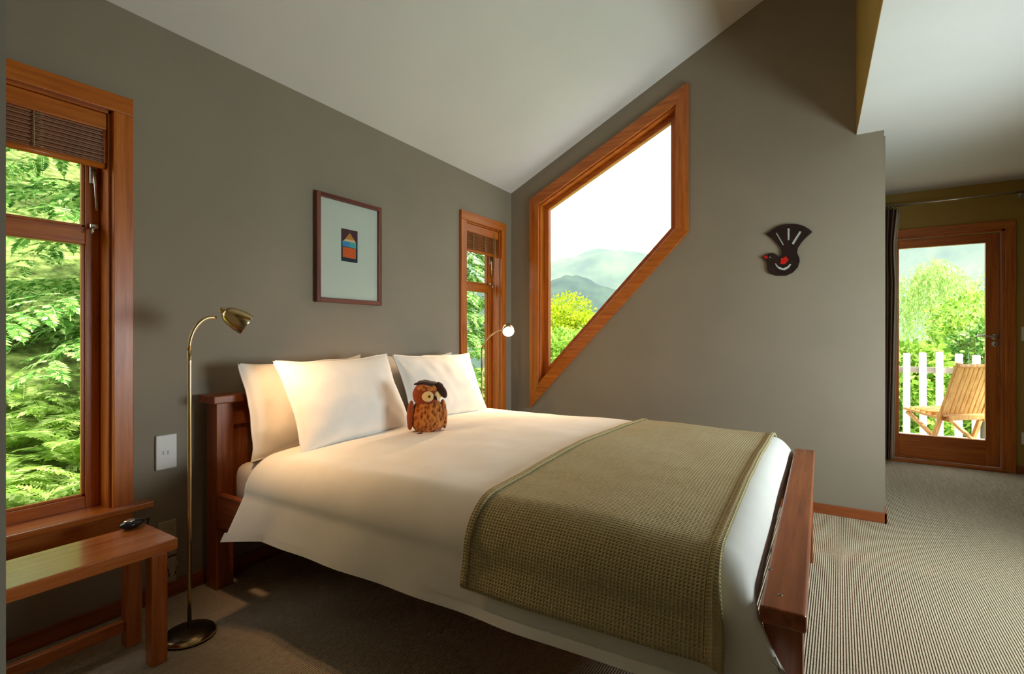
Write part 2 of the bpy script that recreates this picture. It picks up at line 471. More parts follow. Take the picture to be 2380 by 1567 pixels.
# ================================================================== casement windows in the head wall
def casement(name, x0, x1, cords):
    root = struct(empty(name, (x0, YA, WZ0)))
    W = x1 - x0; H = WZ1 - WZ0
    cx, cz = 'cedar_x', 'cedar_z'
    # casing boards on the wall face
    t = 0.022
    box('casing_board', (0, -t, 0), (CAS, 0, H - CAS), M[cz], root)
    box('casing_board', (W - CAS, -t, 0), (W, 0, H - CAS), M[cz], root)
    box('casing_board', (0, -t - 0.001, H - CAS), (W, 0, H), M[cx], root)
    box('stool', (-0.06, -0.055, -0.022), (W + 0.06, 0.0795, 0.002), M['cedar_gloss'], root, bev=0.004)
    box('apron', (0.0, -0.018, -0.095), (W, 0, -0.024), M[cx], root)
    # jamb linings
    i0, i1 = CAS, W - CAS
    box('jamb', (i0, 0, 0), (i0 + 0.010, 0.13, H - CAS), M[cz], root, bev=0.001)
    box('jamb', (i1 - 0.010, 0, 0), (i1, 0.13, H - CAS), M[cz], root, bev=0.001)
    box('head_lining', (i0, 0, H - CAS - 0.010), (i1, 0.13, H - CAS), M[cx], root, bev=0.001)
    # sash: stiles, rails, panes
    s0, s1 = i0 + 0.010, i1 - 0.010
    ya, yb = 0.078, 0.118
    ST = 0.046
    zt0, zt1 = 1.450 - WZ0, 1.518 - WZ0
    top = H - CAS - 0.010
    box('sash_stile', (s0, ya, 0), (s0 + ST, yb, top), M[cz], root)
    box('sash_stile', (s1 - ST, ya, 0), (s1, yb, top), M[cz], root)
    box('sash_rail', (s0 + ST, ya, 0), (s1 - ST, yb, 0.046), M[cx], root)
    box('transom', (s0 + ST, ya, zt0), (s1 - ST, yb, zt1), M[cx], root)
    box('sash_rail', (s0 + ST, ya, top - 0.05), (s1 - ST, yb, top), M[cx], root)
    bd = 0.010
    for z0, z1 in ((0.046, zt0), (zt1, top - 0.05)):
        p = box('pane', (s0 + ST, 0.102, z0), (s1 - ST, 0.106, z1), M['glass'], root, bev=0)
        box('glazing_bead', (s0 + ST, 0.086, z0), (s0 + ST + bd, 0.101, z1), M[cz], p, bev=0.002)
        box('glazing_bead', (s1 - ST - bd, 0.086, z0), (s1 - ST, 0.101, z1), M[cz], p, bev=0.002)
        box('glazing_bead', (s0 + ST, 0.086, z0), (s1 - ST, 0.101, z0 + bd), M[cx], p, bev=0.002)
    # brass stay and catch
    st = tube('stay', [(s1 - 0.022, 0.066, 1.745 - WZ0), (s1 - 0.020, 0.062, 1.700 - WZ0), (s1 - 0.018, 0.064, 1.66 - WZ0), (s1 - 0.014, 0.062, 1.585 - WZ0)], [0.007, 0.006, 0.0045, 0.0055], M['chrome'], root)
    box('plate', (s1 - 0.034, 0.070, 1.69 - WZ0), (s1 - 0.010, 0.0775, 1.755 - WZ0), M['chrome'], st, bev=0.002)
    c = box('catch', (s1 - 0.036, 0.060, 1.512 - WZ0), (s1 - 0.008, 0.0775, 1.532 - WZ0), M['chrome'], root, bev=0.004)
    tube('catch_lever', [(s1 - 0.026, 0.062, 1.520 - WZ0), (s1 - 0.030, 0.045, 1.508 - WZ0), (s1 - 0.038, 0.040, 1.490 - WZ0)], 0.004, M['chrome'], c)
    # blind raised to the top of the reveal
    bl = empty('roller_blind', (x0, YA, WZ0)); bl.name = 'reed_blind'
    z1 = H - CAS - 0.012
    yb0 = 0.012
    box('valance', (i0 + 0.012, yb0 - 0.006, z1 - 0.062), (i1 - 0.012, yb0 + 0.008, z1), M[cx], bl)
    box('headrail', (i0 + 0.012, yb0 + 0.009, z1 - 0.03), (i1 - 0.012, yb0 + 0.045, z1), M['blind'], bl)
    proto = None; rnd = random.Random(4)
    nsl = 17
    for k in range(nsl):
        z = z1 - 0.064 - k * 0.0076
        if proto is None:
            vv, ff = tube_data([(i0 + 0.014, 0, 0), (i1 - 0.018, 0, 0)], 0.0052, 6)
            proto = mk('slat', vv, ff, M['blind'], bl)
            o = proto
        else:
            o = proto.copy(); link(o, bl)
        o.location = (rnd.uniform(-0.002, 0.002), yb0 + 0.012 + (0.006 if k % 2 else 0.0) + rnd.uniform(-0.001, 0.001), z)
    zb = z1 - 0.064 - nsl * 0.0076 - 0.006
    tube('bottom_rail', [(i0 + 0.012, yb0 + 0.012, zb), (i1 - 0.012, yb0 + 0.012, zb)], 0.012, M[cx], bl, n=12)
    for xk in cords:
        pts = []
        for k in range(26):
            pts.append((xk + (0.011 if k % 2 else -0.011), yb0 - 0.002, z1 - 0.06 - k * 0.0050))
        tube('cord_ladder', pts, 0.0016, M['cord'], bl, n=5)
        tube('cord', [(xk - 0.014, yb0 + 0.001, z1 - 0.05), (xk - 0.014, yb0 - 0.003, zb + 0.01)], 0.002, M['cord'], bl, n=5)
    return root, bl

w1, bl1 = casement('window_1', *WIN[0], cords=(0.33,))
tag(bl1, 'raised brown reed blind with zigzag cord, in the window above the bench', 'blind')
w2, bl2 = casement('window_2', *WIN[1], cords=(0.20, 0.36))
tag(bl2, 'raised brown reed blind in the narrow window beside the room corner', 'blind')
# pull cords hanging in the narrow window
for xk in (0.455, 0.475):
    tube('pull_cord', [(xk, 0.004, 1.50), (xk + 0.004, 0.003, 1.25), (xk + 0.002, 0.004, 0.95)], 0.0022, M['cord'], bl2, n=5)

# ================================================================== slanted window
w3 = struct(empty('window_3', (XB, (RH[0][0] + RH[1][0]) / 2, 0.49)))
OY, OZ = w3.location.y, w3.location.z
def rim(name, A, B, x0, x1, mats, parent, gap=0.0008):
    n = len(A)
    for i in range(n):
        j = (i + 1) % n
        q = [A[i], A[j], B[j], B[i]]
        v = [(x0, a - OY, b - OZ) for a, b in q] + [(x1, a - OY, b - OZ) for a, b in q]
        f = [(0, 1, 2, 3), (7, 6, 5, 4)] + [(k, k + 4, (k + 1) % 4 + 4, (k + 1) % 4) for k in range(4)]
        bm = bmesh.new()
        vs = [bm.verts.new(p) for p in v]
        for g in f: bm.faces.new([vs[k] for k in g])
        bmesh.ops.recalc_face_normals(bm, faces=bm.faces)
        bmesh.ops.bevel(bm, geom=list(bm.edges), offset=0.002, segments=1, affect='EDGES')
        from_bm(name, bm, M[mats[i]], parent)
cm = ['cedar_y', 'cedar_z', 'cedar_y', 'cedar_z']
rim('casing_board', RH, RHI, -0.022, 0.0, cm, w3)
R2 = inset(RH, 0.097); R3 = inset(RH, 0.140)
rim('jamb', RHI, R2, 0.0, 0.125, cm, w3)
rim('sash_rail', R2, R3, 0.055, 0.10, cm, w3)
v = [(0.078, a - OY, b - OZ) for a, b in R3]
mk('pane', v + [(0.082, p[1], p[2]) for p in v], [(0, 1, 2, 3), (7, 6, 5, 4)], M['glass'], w3)

# ================================================================== glazed door
d = struct(empty('door_1', (XC, (DY0 + DY1) / 2, 0)))
cy = d.location.y; hw = (DY0 - DY1) / 2
cz_, cy_ = M['cedar_z'], M['cedar_y']
for s in (-1, 1):
    box('casing_board', (-0.022, s * hw if s > 0 else -hw - 0.062, 0), (0, hw + 0.062 if s > 0 else -hw, DZ), cz_, d)
box('casing_board', (-0.023, -hw - 0.062, DZ), (0, hw + 0.062, DZ + 0.062), cy_, d)
for s in (-1, 1):
    lo, hi = sorted((s * hw, s * (hw - 0.018)))
    box('jamb', (0, lo, 0), (0.12, hi, DZ), cz_, d, bev=0.001)
box('head_lining', (0, -hw, DZ - 0.018), (0.12, hw, DZ), cy_, d, bev=0.001)
box('threshold', (-0.03, -hw, 0.0), (0.12, hw, 0.022), cy_, d, bev=0.004)
lh = hw - 0.021; lz0, lz1 = 0.026, DZ - 0.021
X0, X1 = 0.030, 0.070
gy, gz0, gz1 = lh - 0.088, 0.235, 1.858
for s in (-1, 1):
    lo, hi = sorted((s * gy, s * lh))
    box('stile', (X0, lo, lz0), (X1, hi, lz1), cz_, d)
box('bottom_rail', (X0, -gy, lz0), (X1, gy, gz0), cy_, d)
box('top_rail', (X0, -gy, gz1), (X1, gy, lz1), cy_, d)
box('pane', (X0 + 0.018, -gy, gz0), (X0 + 0.022, gy, gz1), M['glass'], d, bev=0)
hp = onX(2312, 783, XC + X0)
hy, hz = hp.y - cy, hp.z
hdl = lathe('handle_rose', [(0.0, 0.010), (0.024, 0.010), (0.026, 0.006), (0.026, 0)], M['chrome'], d, xf=aim((X0, hy, hz), (-1, 0, 0)))
tube('lever', [(X0 - 0.008, hy, hz), (X0 - 0.045, hy, hz), (X0 - 0.052, hy + 0.012, hz + 0.001), (X0 - 0.050, hy + 0.07, hz + 0.008), (X0 - 0.048, hy + 0.125, hz + 0.006)], [0.009, 0.009, 0.011, 0.009, 0.006], M['chrome'], hdl)
kx = lathe('keyhole_rose', [(0.0, 0.008), (0.021, 0.008), (0.023, 0.004), (0.023, 0)], M['chrome'], d, xf=aim((X0, hy, hz - 0.06), (-1, 0, 0)))
box('key_slot', (X0 - 0.010, hy - 0.003, hz - 0.07), (X0 - 0.0075, hy + 0.003, hz - 0.05), M['dark'], kx, bev=0)

# ================================================================== bed (local: x across from the near rail, y towards the wall)
BR = R(1.5)
bed = tag(empty('bed', (1.15, 2.3, 0), BR), 'reddish brown wooden bed with panelled headboard and thick flat footboard cap', 'bed')
BW = 1.72
jx, jy, jz = M['jarrah_x'], M['jarrah_y'], M['jarrah_z']
box('headboard_post', (0.0, -0.05, 0), (0.075, 0.03, 0.805), jz, bed)
box('headboard_post', (BW - 0.075, -0.05, 0), (BW, 0.03, 0.805), jz, bed)
box('headboard_cap', (-0.025, -0.075, 0.805), (BW + 0.025, 0.045, 0.840), jx, bed, bev=0.005)
box('headboard_rail', (0.075, -0.035, 0.70), (BW - 0.075, 0.015, 0.804), jx, bed)
box('headboard_rail', (0.075, -0.035, 0.22), (BW - 0.075, 0.015, 0.36), jx, bed)
hp0, hp1, npn = 0.078, BW - 0.078, 12
pw = (hp1 - hp0) / npn
proto = None
for k in range(npn):
    if proto is None:
        proto = box('headboard_plank', (0.002, -0.020, 0.36), (pw - 0.002, 0.0, 0.70), jz, bed); o = proto
    else:
        o = proto.copy(); link(o, bed)
    o.location = (hp0 + k * pw, 0, 0)
box('side_rail', (0.0, -2.16, 0.275), (0.032, -0.05, 0.415), jy, bed, bev=0.004)
box('side_rail', (BW - 0.032, -2.16, 0.275), (BW, -0.05, 0.415), jy, bed, bev=0.004)
FC = 0.527
fb = box('footboard_cap', (-0.015, -2.245, FC - 0.038), (BW + 0.015, -2.158, FC), jx, bed, bev=0.006, seg=3)
def unbed(p):
    dx, dy = p.x - 1.15, p.y - 2.3; c, q = math.cos(BR), math.sin(BR)
    return dx * c + dy * q, -dx * q + dy * c
sc2 = [unbed(onZ(1789, 1323, FC)), unbed(onZ(1813, 1383, FC))]
for x, y in sc2 + [(BW - a, b) for a, b in sc2]:
    lathe('screw', [(0.0, FC + 0.0008), (0.0055, FC + 0.0008), (0.0062, FC - 0.002)], M['screw'], fb, n=12, xf=Matrix.Translation((x, y, 0)))
box('footboard_post', (0.0, -2.238, 0), (0.085, -2.165, FC - 0.038), jz, bed)
box('footboard_post', (BW - 0.085, -2.238, 0), (BW, -2.165, FC - 0.038), jz, bed)
box('footboard_panel', (0.085, -2.212, 0.20), (BW - 0.085, -2.185, FC - 0.038), jx, bed)
proto = None
for k in range(11):
    if proto is None:
        proto = box('bed_slat', (0.032, -0.09, 0.300), (BW - 0.032, 0, 0.322), M['cedar_x'], bed, bev=0); o = proto
    else:
        o = proto.copy(); link(o, bed)
    o.location = (0, -0.12 - k * 0.185, 0)

def bedw(x, y, z=0.0):
    c, s = math.cos(BR), math.sin(BR)
    return Vector((1.15 + x * c - y * s, 2.3 + x * s + y * c, z))

def rounded_slab(name, lo, hi, r, m, parent=None, wob=0.0):
    bm = bm_box(lo, hi, r, 4)
    bmesh.ops.subdivide_edges(bm, edges=[e for e in bm.edges if e.calc_length() > 0.2], cuts=12, use_grid_fill=True)
    if wob:
        for v in bm.verts:
            v.co += Vector((noise.noise(v.co * 6), noise.noise(v.co * 6 + Vector((7, 1, 3))), noise.noise(v.co * 6 + Vector((2, 9, 5))))) * wob
    return from_bm(name, bm, m, parent, smooth=True)
ma = empty('mattress', bedw(0, 0, 0.322), BR)
rounded_slab('mattress_body', (0.060, -2.10, 0.006), (BW - 0.060, -0.060, 0.215), 0.05, M['sheet'], ma, 0.004)
tag(ma, 'mattress in a pale fitted sheet, showing at the head of the bed', 'mattress')

# ---- duvet: a grid running over the near side, across the top, down the far side
TOPZ = 0.600
def duvet_pt(s, q, lift=0.0, hemL=0.31):
    """s: 0..1 across (near hem to far hem), q: 0..1 head to foot; local bed coordinates"""
    y = -0.30 - q * (2.138 - 0.30)
    flare_head = max(0.0, 1 - q / 0.10)
    # cross path
    hang = 0.180
    xl, xr = 0.0, BW
    topw = xr - xl
    rad = 0.14
    arc = rad * math.pi / 2
    flat_w = topw - 2 * rad + 0.04
    hl = hang - rad * 0.35
    tot = 2 * hl + 2 * arc + flat_w
    t = s * tot
    zt = TOPZ + lift
    cen = 0.030
    def crown(x):
        k = (x - BW / 2) / (BW / 2); return cen * (1 - k * k)
    # longitudinal: soft swelling near the pillows, falling to the foot
    zf = 0.012 * math.sin(q * math.pi) - 0.012 * q
    x0 = xl - 0.030 - lift; x1 = xr + 0.032 + lift
    if t < hl:
        k = t / hl
        fold = 0.006 * math.sin(y * 7.0 + 1.0) + 0.003 * math.sin(y * 19.0)
        fold *= (1 - k)
        x = x0 - 0.035 * (1 - k) - fold - 0.05 * flare_head * (1 - k)
        z = zt - rad - hl + t + 0.004 * math.sin(y * 6) * (1 - k) - 0.02 * flare_head * (1 - k)
    elif t < hl + arc:
        a = (t - hl) / rad
        x = x0 + rad - rad * math.cos(a); z = zt - rad + rad * math.sin(a)
    elif t < hl + arc + flat_w:
        k = (t - hl - arc) / flat_w
        x = (x0 + rad) + k * ((x1 - rad) - (x0 + rad)); z = zt
    elif t < hl + 2 * arc + flat_w:
        a = (t - hl - arc - flat_w) / rad
        x = x1 - rad + rad * math.sin(a); z = zt - rad + rad * math.cos(a)
    else:
        k = (t - hl - 2 * arc - flat_w) / hl
        fold = 0.012 * math.sin(y * 8.0) * k
        x = x1 + 0.03 * k + fold; z = zt - rad - hl * k
    above = min(1.0, max(0.0, (z - (zt - rad)) / rad))
    z += (crown(x) + zf) * above
    # rounded drop at the foot
    ye = -2.138
    dy = y - ye                       # distance to the foot end
    rf = 0.075
    if dy < rf:
        k = 1 - dy / rf
        z -= above * rf * (1 - math.sqrt(max(0.0, 1 - k * k)))
    low_side = 1 - above
    g = max(0.0, (q - 0.950) / 0.05); g = g * g * (3 - 2 * g)
    y -= 0.080 * low_side * g
    z -= 0.055 * low_side * g
    x -= (0.018 if x < BW / 2 else -0.018) * low_side * g
    p = Vector((x, y, z))
    nz = noise.noise(Vector((x * 3.2, y * 2.6, 0.3))) * 0.009 + noise.noise(Vector((x * 9, y * 7, 4.0))) * 0.0028
    p.z += nz * above
    p.x -= nz * (1 - above) * 0.6
    return p

def duvet_mesh(name, s0, s1, q0, q1, nu, nv, lift, m, parent, foot_skirt=True, uv=False, thick=0.0, hem=0.0):
    v = []
    rows = [q0 + (q1 - q0) * j / (nv - 1) for j in range(nv)]
    for q in rows:
        for i in range(nu):
            v.append(duvet_pt(s0 + (s1 - s0) * i / (nu - 1), q, lift))
    nr = nv
    if foot_skirt:
        last = v[-nu:]
        for k in range(1, 9):
            dz = 0.02 * k
            for i, p in enumerate(last):
                ab = min(1.0, max(0.0, (p.z - (TOPZ - 0.20)) / 0.10))
                v.append(Vector((p.x, p.y + 0.0015 * math.sin(p.x * 7 + k) * ab + 0.001 * k * ab - 0.0005 * k * (1 - ab), min(p.z - 0.0002 * k, max(0.428, p.z - dz * ab)))))
        nr += 8
    f = grid_faces(nu, nr)
    o = mk(name, v, f, m, parent, smooth=True)
    if uv:
        me = o.data; ul = me.uv_layers.new(name='UVMap')
        Ls = 2.35 * (s1 - s0); Lq = 1.805 * (q1 - q0)
        for lp in me.loops:
            i = lp.vertex_index % nu; j = lp.vertex_index // nu
            ul.data[lp.index].uv = (i / (nu - 1) * Ls, j / (nv - 1) * Lq)
    if thick:
        md = o.modifiers.new('thickness', 'SOLIDIFY'); md.thickness = thick; md.offset = 1.0
    return o

dv = empty('duvet', bedw(0, 0, 0), BR); dv.location.z = 0
dm = duvet_mesh('duvet_cover', 0, 1, 0, 1, 150, 130, 0.0, M['duvet'], dv, True, False, 0.012)
# hem band along the near side
hv = []
for j in range(131):
    q = j / 130
    for ss in (0.0, 0.006, 0.012):
        p = duvet_pt(ss, q); p.x -= 0.013; hv.append(p)
mk('hem', hv, grid_faces(3, 131), M['duvet'], dv, smooth=True)
tag(dv, 'plump white cotton duvet spread over the bed with side hanging past the rail', 'duvet')

rn = empty('bed_runner', bedw(0, 0, 0), BR); rn.location.z = 0
duvet_mesh('runner_cloth', 0.022, 0.985, 0.600, 0.966, 150, 60, 0.0145, M['waffle'], rn, False, True, 0.004)
for qa, qb in ((0.600, 0.612), (0.954, 0.966)):
    duvet_mesh('runner_hem', 0.022, 0.985, qa, qb, 120, 4, 0.0195, M['waffle'], rn, False, True, 0.003)
tag(rn, 'khaki waffle weave blanket laid across the foot of the bed', 'blanket')

# ---- pillows
def pillow(name, wid, hgt, thk, seed, M4, m, label, group=None):
    nu, nv = 46, 34
    v = []
    off = Vector((seed * 3.1, seed * 1.7, 0))
    for side in (1, -1):
        for j in range(nv):
            for i in range(nu):
                a = -1 + 2 * i / (nu - 1); b = -1 + 2 * j / (nv - 1)
                x = wid / 2 * a * (1 - 0.075 * (1 - b * b)); y = hgt / 2 * b * (1 - 0.10 * (1 - a * a))
                e = max(0.0, (1 - abs(a) ** 2.6)) ** 0.55 * max(0.0, (1 - abs(b) ** 2.6)) ** 0.55
                z = thk / 2 * e
                z += e * 0.014 * noise.noise(Vector((x * 5, y * 5, side)) + off) + 0.004 * noise.noise(Vector((x * 16, y * 16, side)) + off) * min(1, e * 3)
                x += 0.010 * noise.noise(Vector((b * 2, seed, 1.0))); y += 0.010 * noise.noise(Vector((a * 2, seed, 5.0)))
                v.append(Vector((x, y, side * z)))
    g = grid_faces(nu, nv); N = nu * nv
    f = list(g) + [tuple(reversed([k + N for k in q])) for q in g]
    border = [i for i in range(nu)] + [j * nu + nu - 1 for j in range(1, nv)] + [(nv - 1) * nu + i for i in range(nu - 2, -1, -1)] + [j * nu for j in range(nv - 2, 0, -1)]
    for k in range(len(border)):
        a = border[k]; b = border[(k + 1) % len(border)]
        f.append((b, a, a + N, b + N))
    root = empty(name); root.matrix_world = M4
    o = mk('pillowcase', v, f, m, root, smooth=True)
    # piped flange seam
    pp = [Vector((v[k].x * 1.004, v[k].y * 1.004, 0)) for k in border[::2]]
    tube('seam', pp + [pp[0]], 0.0035, m, root, n=6, cap=False)
    tag(root, label, 'pillow', group)
    return root

def pillow_matrix(bl, br, tl, depth_dir):
    """centre frame from bottom-left, bottom-right and top-left corners"""
    bl, br, tl = Vector(bl), Vector(br), Vector(tl)
    x = (br - bl).normalized(); y = (tl - bl); y = (y - x * y.dot(x)).normalized(); z = x.cross(y)
    c = (br + tl) / 2
    Mx = Matrix((x, y, z)).transposed().to_4x4(); Mx.translation = c
    return Mx, (br - bl).length, (tl - bl).length

for nm, bl, br, tl, thk, seed, mat, lab in [
    ('pillow', (1.315, 1.885, 0.590), (1.985, 1.890, 0.600), (1.305, 2.085, 0.985), 0.165, 1, 'pillow', 'white pillow at the front, nearer the brass lamp by the bench'),
    ('pillow', (2.035, 1.945, 0.600), (2.755, 1.960, 0.590), (2.030, 2.105, 0.990), 0.15, 2, 'pillow', 'white pillow at the front, behind the plush owl'),
    ('pillow', (1.225, 2.108, 0.560), (1.905, 2.118, 0.575), (1.215, 2.200, 0.975), 0.105, 3, 'pillow', 'white pillow leaning on the headboard behind the front one near the bench lamp'),
    ('pillow', (2.00, 2.125, 0.575), (2.70, 2.145, 0.570), (1.985, 2.205, 0.985), 0.11, 4, 'pillow', 'white back pillow peeking out behind the pillow with the owl')]:
    Mx, W_, H_ = pillow_matrix(bl, br, tl, None)
    pillow(nm, W_, H_, thk, seed, Mx, M[mat], lab)

# ================================================================== plush owl
def m_plush():
    t = NT('owl_plush'); v = t.coord((1, 1, 0.55))
    vo = t.n('ShaderNodeTexVoronoi'); vo.inputs['Scale'].default_value = 70; t.l(v, vo.inputs['Vector'])
    n = t.noise(t.coord(), 90, 3)
    ad = t.n('ShaderNodeMath', operation='MULTIPLY_ADD'); t.l(n, ad.inputs[0]); ad.inputs[1].default_value = 0.6; t.l(vo.outputs['Distance'], ad.inputs[2])
    t.bsdf(t.ramp(ad.outputs[0], [(0.35, (0.07, 0.013, 0.003, 1)), (0.62, (0.30, 0.066, 0.008, 1)), (0.98, (0.54, 0.19, 0.035, 1))]), 0.95, 0.1, **{'Sheen Weight': 0.2})
    t.bump(ad.outputs[0], 1.0, 0.012)
    return t.m
M['plush'] = m_plush()
M['plush_plain'] = m_fabric('owl_russet_plush', (0.27, 0.050, 0.008, 1), weave=300, strength=0.6, var=0.25)
M['plush_dark'] = m_fabric('owl_dark_plush', (0.035, 0.012, 0.008, 1), weave=300, strength=0.6, var=0.3)
M['plush_cream'] = m_fabric('owl_cream_plush', (0.72, 0.50, 0.24, 1), weave=300, strength=0.5, var=0.1)
M['eye'] = m_plain('owl_eye', (0.03, 0.006, 0.01, 1), 0.1, var=0.0)
M['eye_gold'] = m_plain('owl_eye_ring', (0.75, 0.42, 0.04, 1), 0.4, var=0.05)

def blob(name, c, r, m, parent, rot=None, fuzz=0.0, seg=28, taper=None, seed=0):
    bm = bmesh.new()
    bmesh.ops.create_uvsphere(bm, u_segments=seg, v_segments=seg * 2 // 3, radius=1)
    for v in bm.verts:
        p = v.co.copy(); q = Vector((p.x * r[0], p.y * r[1], p.z * r[2]))
        if taper: k = taper(p.z); q.x *= k; q.y *= k
        if fuzz: q += p * noise.noise(q * 60 + Vector((seed, 0, 0))) * fuzz
        v.co = q
    Mx = Matrix.Translation(Vector(c)) @ (rot.to_matrix().to_4x4() if rot else Matrix.Identity(4))
    bm.transform(Mx)
    return from_bm(name, bm, m, parent, smooth=True)
from mathutils import Euler
ow = onZ(1000, 1008, 0.617)
owl = empty('plush_owl', (ow.x, ow.y + 0.02, 0.612), R(-57 + 10))          # local -Y faces the lens side
# local axes: x to the picture's right, -y towards the viewer
blob('body', (0.004, 0, 0.090), (0.093, 0.078, 0.098), M['plush'], owl, fuzz=0.005, seg=40, taper=lambda z: 1.0 - 0.20 * max(0, z) - 0.10 * max(0, -z))
hd = blob('head', (-0.004, -0.006, 0.196), (0.067, 0.062, 0.060), M['plush_plain'], owl, fuzz=0.004, seed=3)
def on_head(az, el, out=1.0):
    a, e = R(az), R(el)
    return (-0.004 + 0.067 * out * math.cos(e) * math.sin(a), -0.006 - 0.062 * out * math.cos(e) * math.cos(a), 0.196 + 0.060 * out * math.sin(e))
for az in (6, 62):
    blob('face_disc', on_head(az, -4, 0.90), (0.029, 0.013, 0.026), M['plush_cream'], hd, rot=Euler((0, 0, R(az))), seg=16)
    blob('eye_ring', on_head(az + 4, -2, 1.09), (0.010, 0.005, 0.010), M['eye_gold'], hd, rot=Euler((0, 0, R(az))), seg=12)
    blob('eye', on_head(az + 4, -2, 1.13), (0.0062, 0.006, 0.0062), M['eye'], hd, seg=12)
lathe('beak', [(0.0, 0.026), (0.006, 0.013), (0.009, 0.0)], M['eye'], hd, n=10, xf=aim(on_head(36, -6, 1.0), (0.45, -0.55, -0.75)))
blob('brow', (-0.002, -0.034, 0.231), (0.050, 0.030, 0.017), M['plush'], hd, rot=Euler((0.5, 0.05, 0)), fuzz=0.003, seg=18)
cap = blob('cap', (0.010, 0.006, 0.246), (0.056, 0.050, 0.016), M['plush_dark'], owl, rot=Euler((0.1, 0.16, 0)), fuzz=0.004, seed=9)
blob('cap_brim', (-0.040, -0.012, 0.252), (0.026, 0.020, 0.007), M['plush_dark'], cap, rot=Euler((0, -0.2, 0)), seg=14)
blob('ear_flap', (0.070, -0.018, 0.218), (0.020, 0.034, 0.044), M['plush_dark'], cap, rot=Euler((0, -0.50, 0)), fuzz=0.003, seg=18)
for s in (-1, 1):
    blob('wing', (s * 0.080, 0.006 if s > 0 else -0.016, 0.098), (0.018, 0.042, 0.072), M['plush_plain'] if s < 0 else M['plush'], owl, rot=Euler((0, s * -0.06, 0)), fuzz=0.003, seg=20, seed=s)
for s in (-1, 1):
    blob('foot', (s * 0.034, -0.058, 0.009), (0.024, 0.028, 0.010), M['plush_dark'], owl, seg=14)
tag(owl, 'russet plush owl with cream face and dark cap sitting against the pillows', 'plush toy')

# ================================================================== floor lamps
def floor_lamp(base, arc, head_at, head_dir, label, energy):
    bx, by = base
    root = empty('floor_lamp', (bx, by, 0))
    lathe('base', [(0.0, 0.034), (0.014, 0.033), (0.05, 0.026), (0.080, 0.018), (0.086, 0.010), (0.086, 0.0), (0, 0)], M['brass_dark'], root, n=36)
    lathe('base_trim', [(0.079, 0.019), (0.088, 0.0125), (0.088, 0.006), (0.084, 0.004)], M['brass'], root, n=36)
    loc = lambda p: (p[0] - bx, p[1] - by, p[2])
    tube('pole', [(0, 0, 0.03)] + [(0, 0, 0.2 * k) for k in range(1, 6)] + [loc(p) for p in arc[:1]], 0.0068, M['brass'], root, n=12)
    tube('gooseneck', [loc(p) for p in arc], 0.0062, M['brass'], root, n=12)
    H = Matrix.Translation((-bx, -by, 0)) @ aim(head_at, head_dir)
    # bell shade, open end along +Z
    prof = [(0.004, -0.040), (0.020, -0.037), (0.031, -0.022), (0.038, 0.0), (0.0425, 0.026), (0.0425, 0.052), (0.0405, 0.056)]
    sh = lathe('shade', prof, M['brass'], root, n=32, xf=H)
    lathe('shade_lining', [(r * 0.94, z) for r, z in prof[1:-1]], M['shade_in'], sh, n=32, xf=H)
    lathe('shade_cap', [(0.0, -0.056), (0.010, -0.054), (0.012, -0.040), (0.012, -0.034)], M['brass'], sh, n=16, xf=H)
    blob_b = lathe('bulb', [(0.0, 0.046), (0.012, 0.043), (0.019, 0.034), (0.021, 0.022), (0.017, 0.008), (0.011, -0.004), (0.011, -0.02)], M['bulb'], root, n=20, xf=H)
    l = bpy.data.lights.new('lamp_light', 'SPOT'); l.energy = energy; l.color = (1.0, 0.60, 0.30)
    l.spot_size = R(150); l.spot_blend = 0.75; l.shadow_soft_size = 0.022
    lo = bpy.data.objects.new('lamp_light', l); link(lo, root)
    lo.matrix_local = H @ Matrix.Translation((0, 0, 0.062)) @ Matrix.Rotation(math.pi, 4, 'X')
    tag(root, label, 'lamp')
    return root

L1 = (0.925, 1.995)
arc = []
for k in range(13):
    t = k / 12
    a = math.pi - t * 1.75
    arc.append((L1[0] + 0.075 + 0.085 * math.cos(a) * 0.9, L1[1] - 0.01 * t, 1.045 + 0.118 * math.sin(min(a, math.pi)) * 1.0 if False else 1.045 + 0.122 * math.sin(math.pi - a)))
floor_lamp(L1, arc, (1.080, 1.985, 1.170), (0.74, -0.38, -0.55), 'brass gooseneck floor lamp standing between the bench and the headboard', 15.0)
L2 = (3.02, 2.205)
arc = []
for k in range(13):
    t = k / 12
    x = 0.03 * t * t; yy = -0.185 * t ** 1.3
    arc.append((L2[0] + x, L2[1] + yy, 1.0 + 0.142 * math.sin(t * math.pi * 0.47)))
floor_lamp(L2, arc, (L2[0] + 0.012, L2[1] - 0.222, 1.148), (-0.70, -0.52, -0.45), 'slim gooseneck floor lamp in the corner beside the narrow window', 36.0)

# ================================================================== bench, remote, cable, sockets
BZ, BY0, BY1, BX1 = 0.408, 1.902, 2.150, 0.846
bn = tag(empty('bench', (0.53, (BY0 + BY1) / 2, 0)), 'low orange wood bench with thick top under the window', 'bench')
ox, oy = bn.location.x, bn.location.y
bxs, bxe = 0.205 - ox, BX1 - ox
ya, yb = BY0 - oy, BY1 - oy
box('top', (bxs, ya, BZ - 0.040), (bxe, yb, BZ), M['bench_x'], bn, bev=0.004)
for x0 in (bxs + 0.03, bxe - 0.078):
    for y0 in (ya + 0.004, yb - 0.052):
        box('leg', (x0, y0, 0), (x0 + 0.048, y0 + 0.048, BZ - 0.040), M['bench_z'], bn)
box('stretcher', (bxs + 0.078, yb - 0.04, 0.055), (bxe - 0.078, yb - 0.015, 0.095), M['bench_x'], bn)
box('apron', (bxs + 0.078, yb - 0.035, BZ - 0.085), (bxe - 0.078, yb - 0.015, BZ - 0.04), M['bench_x'], bn)

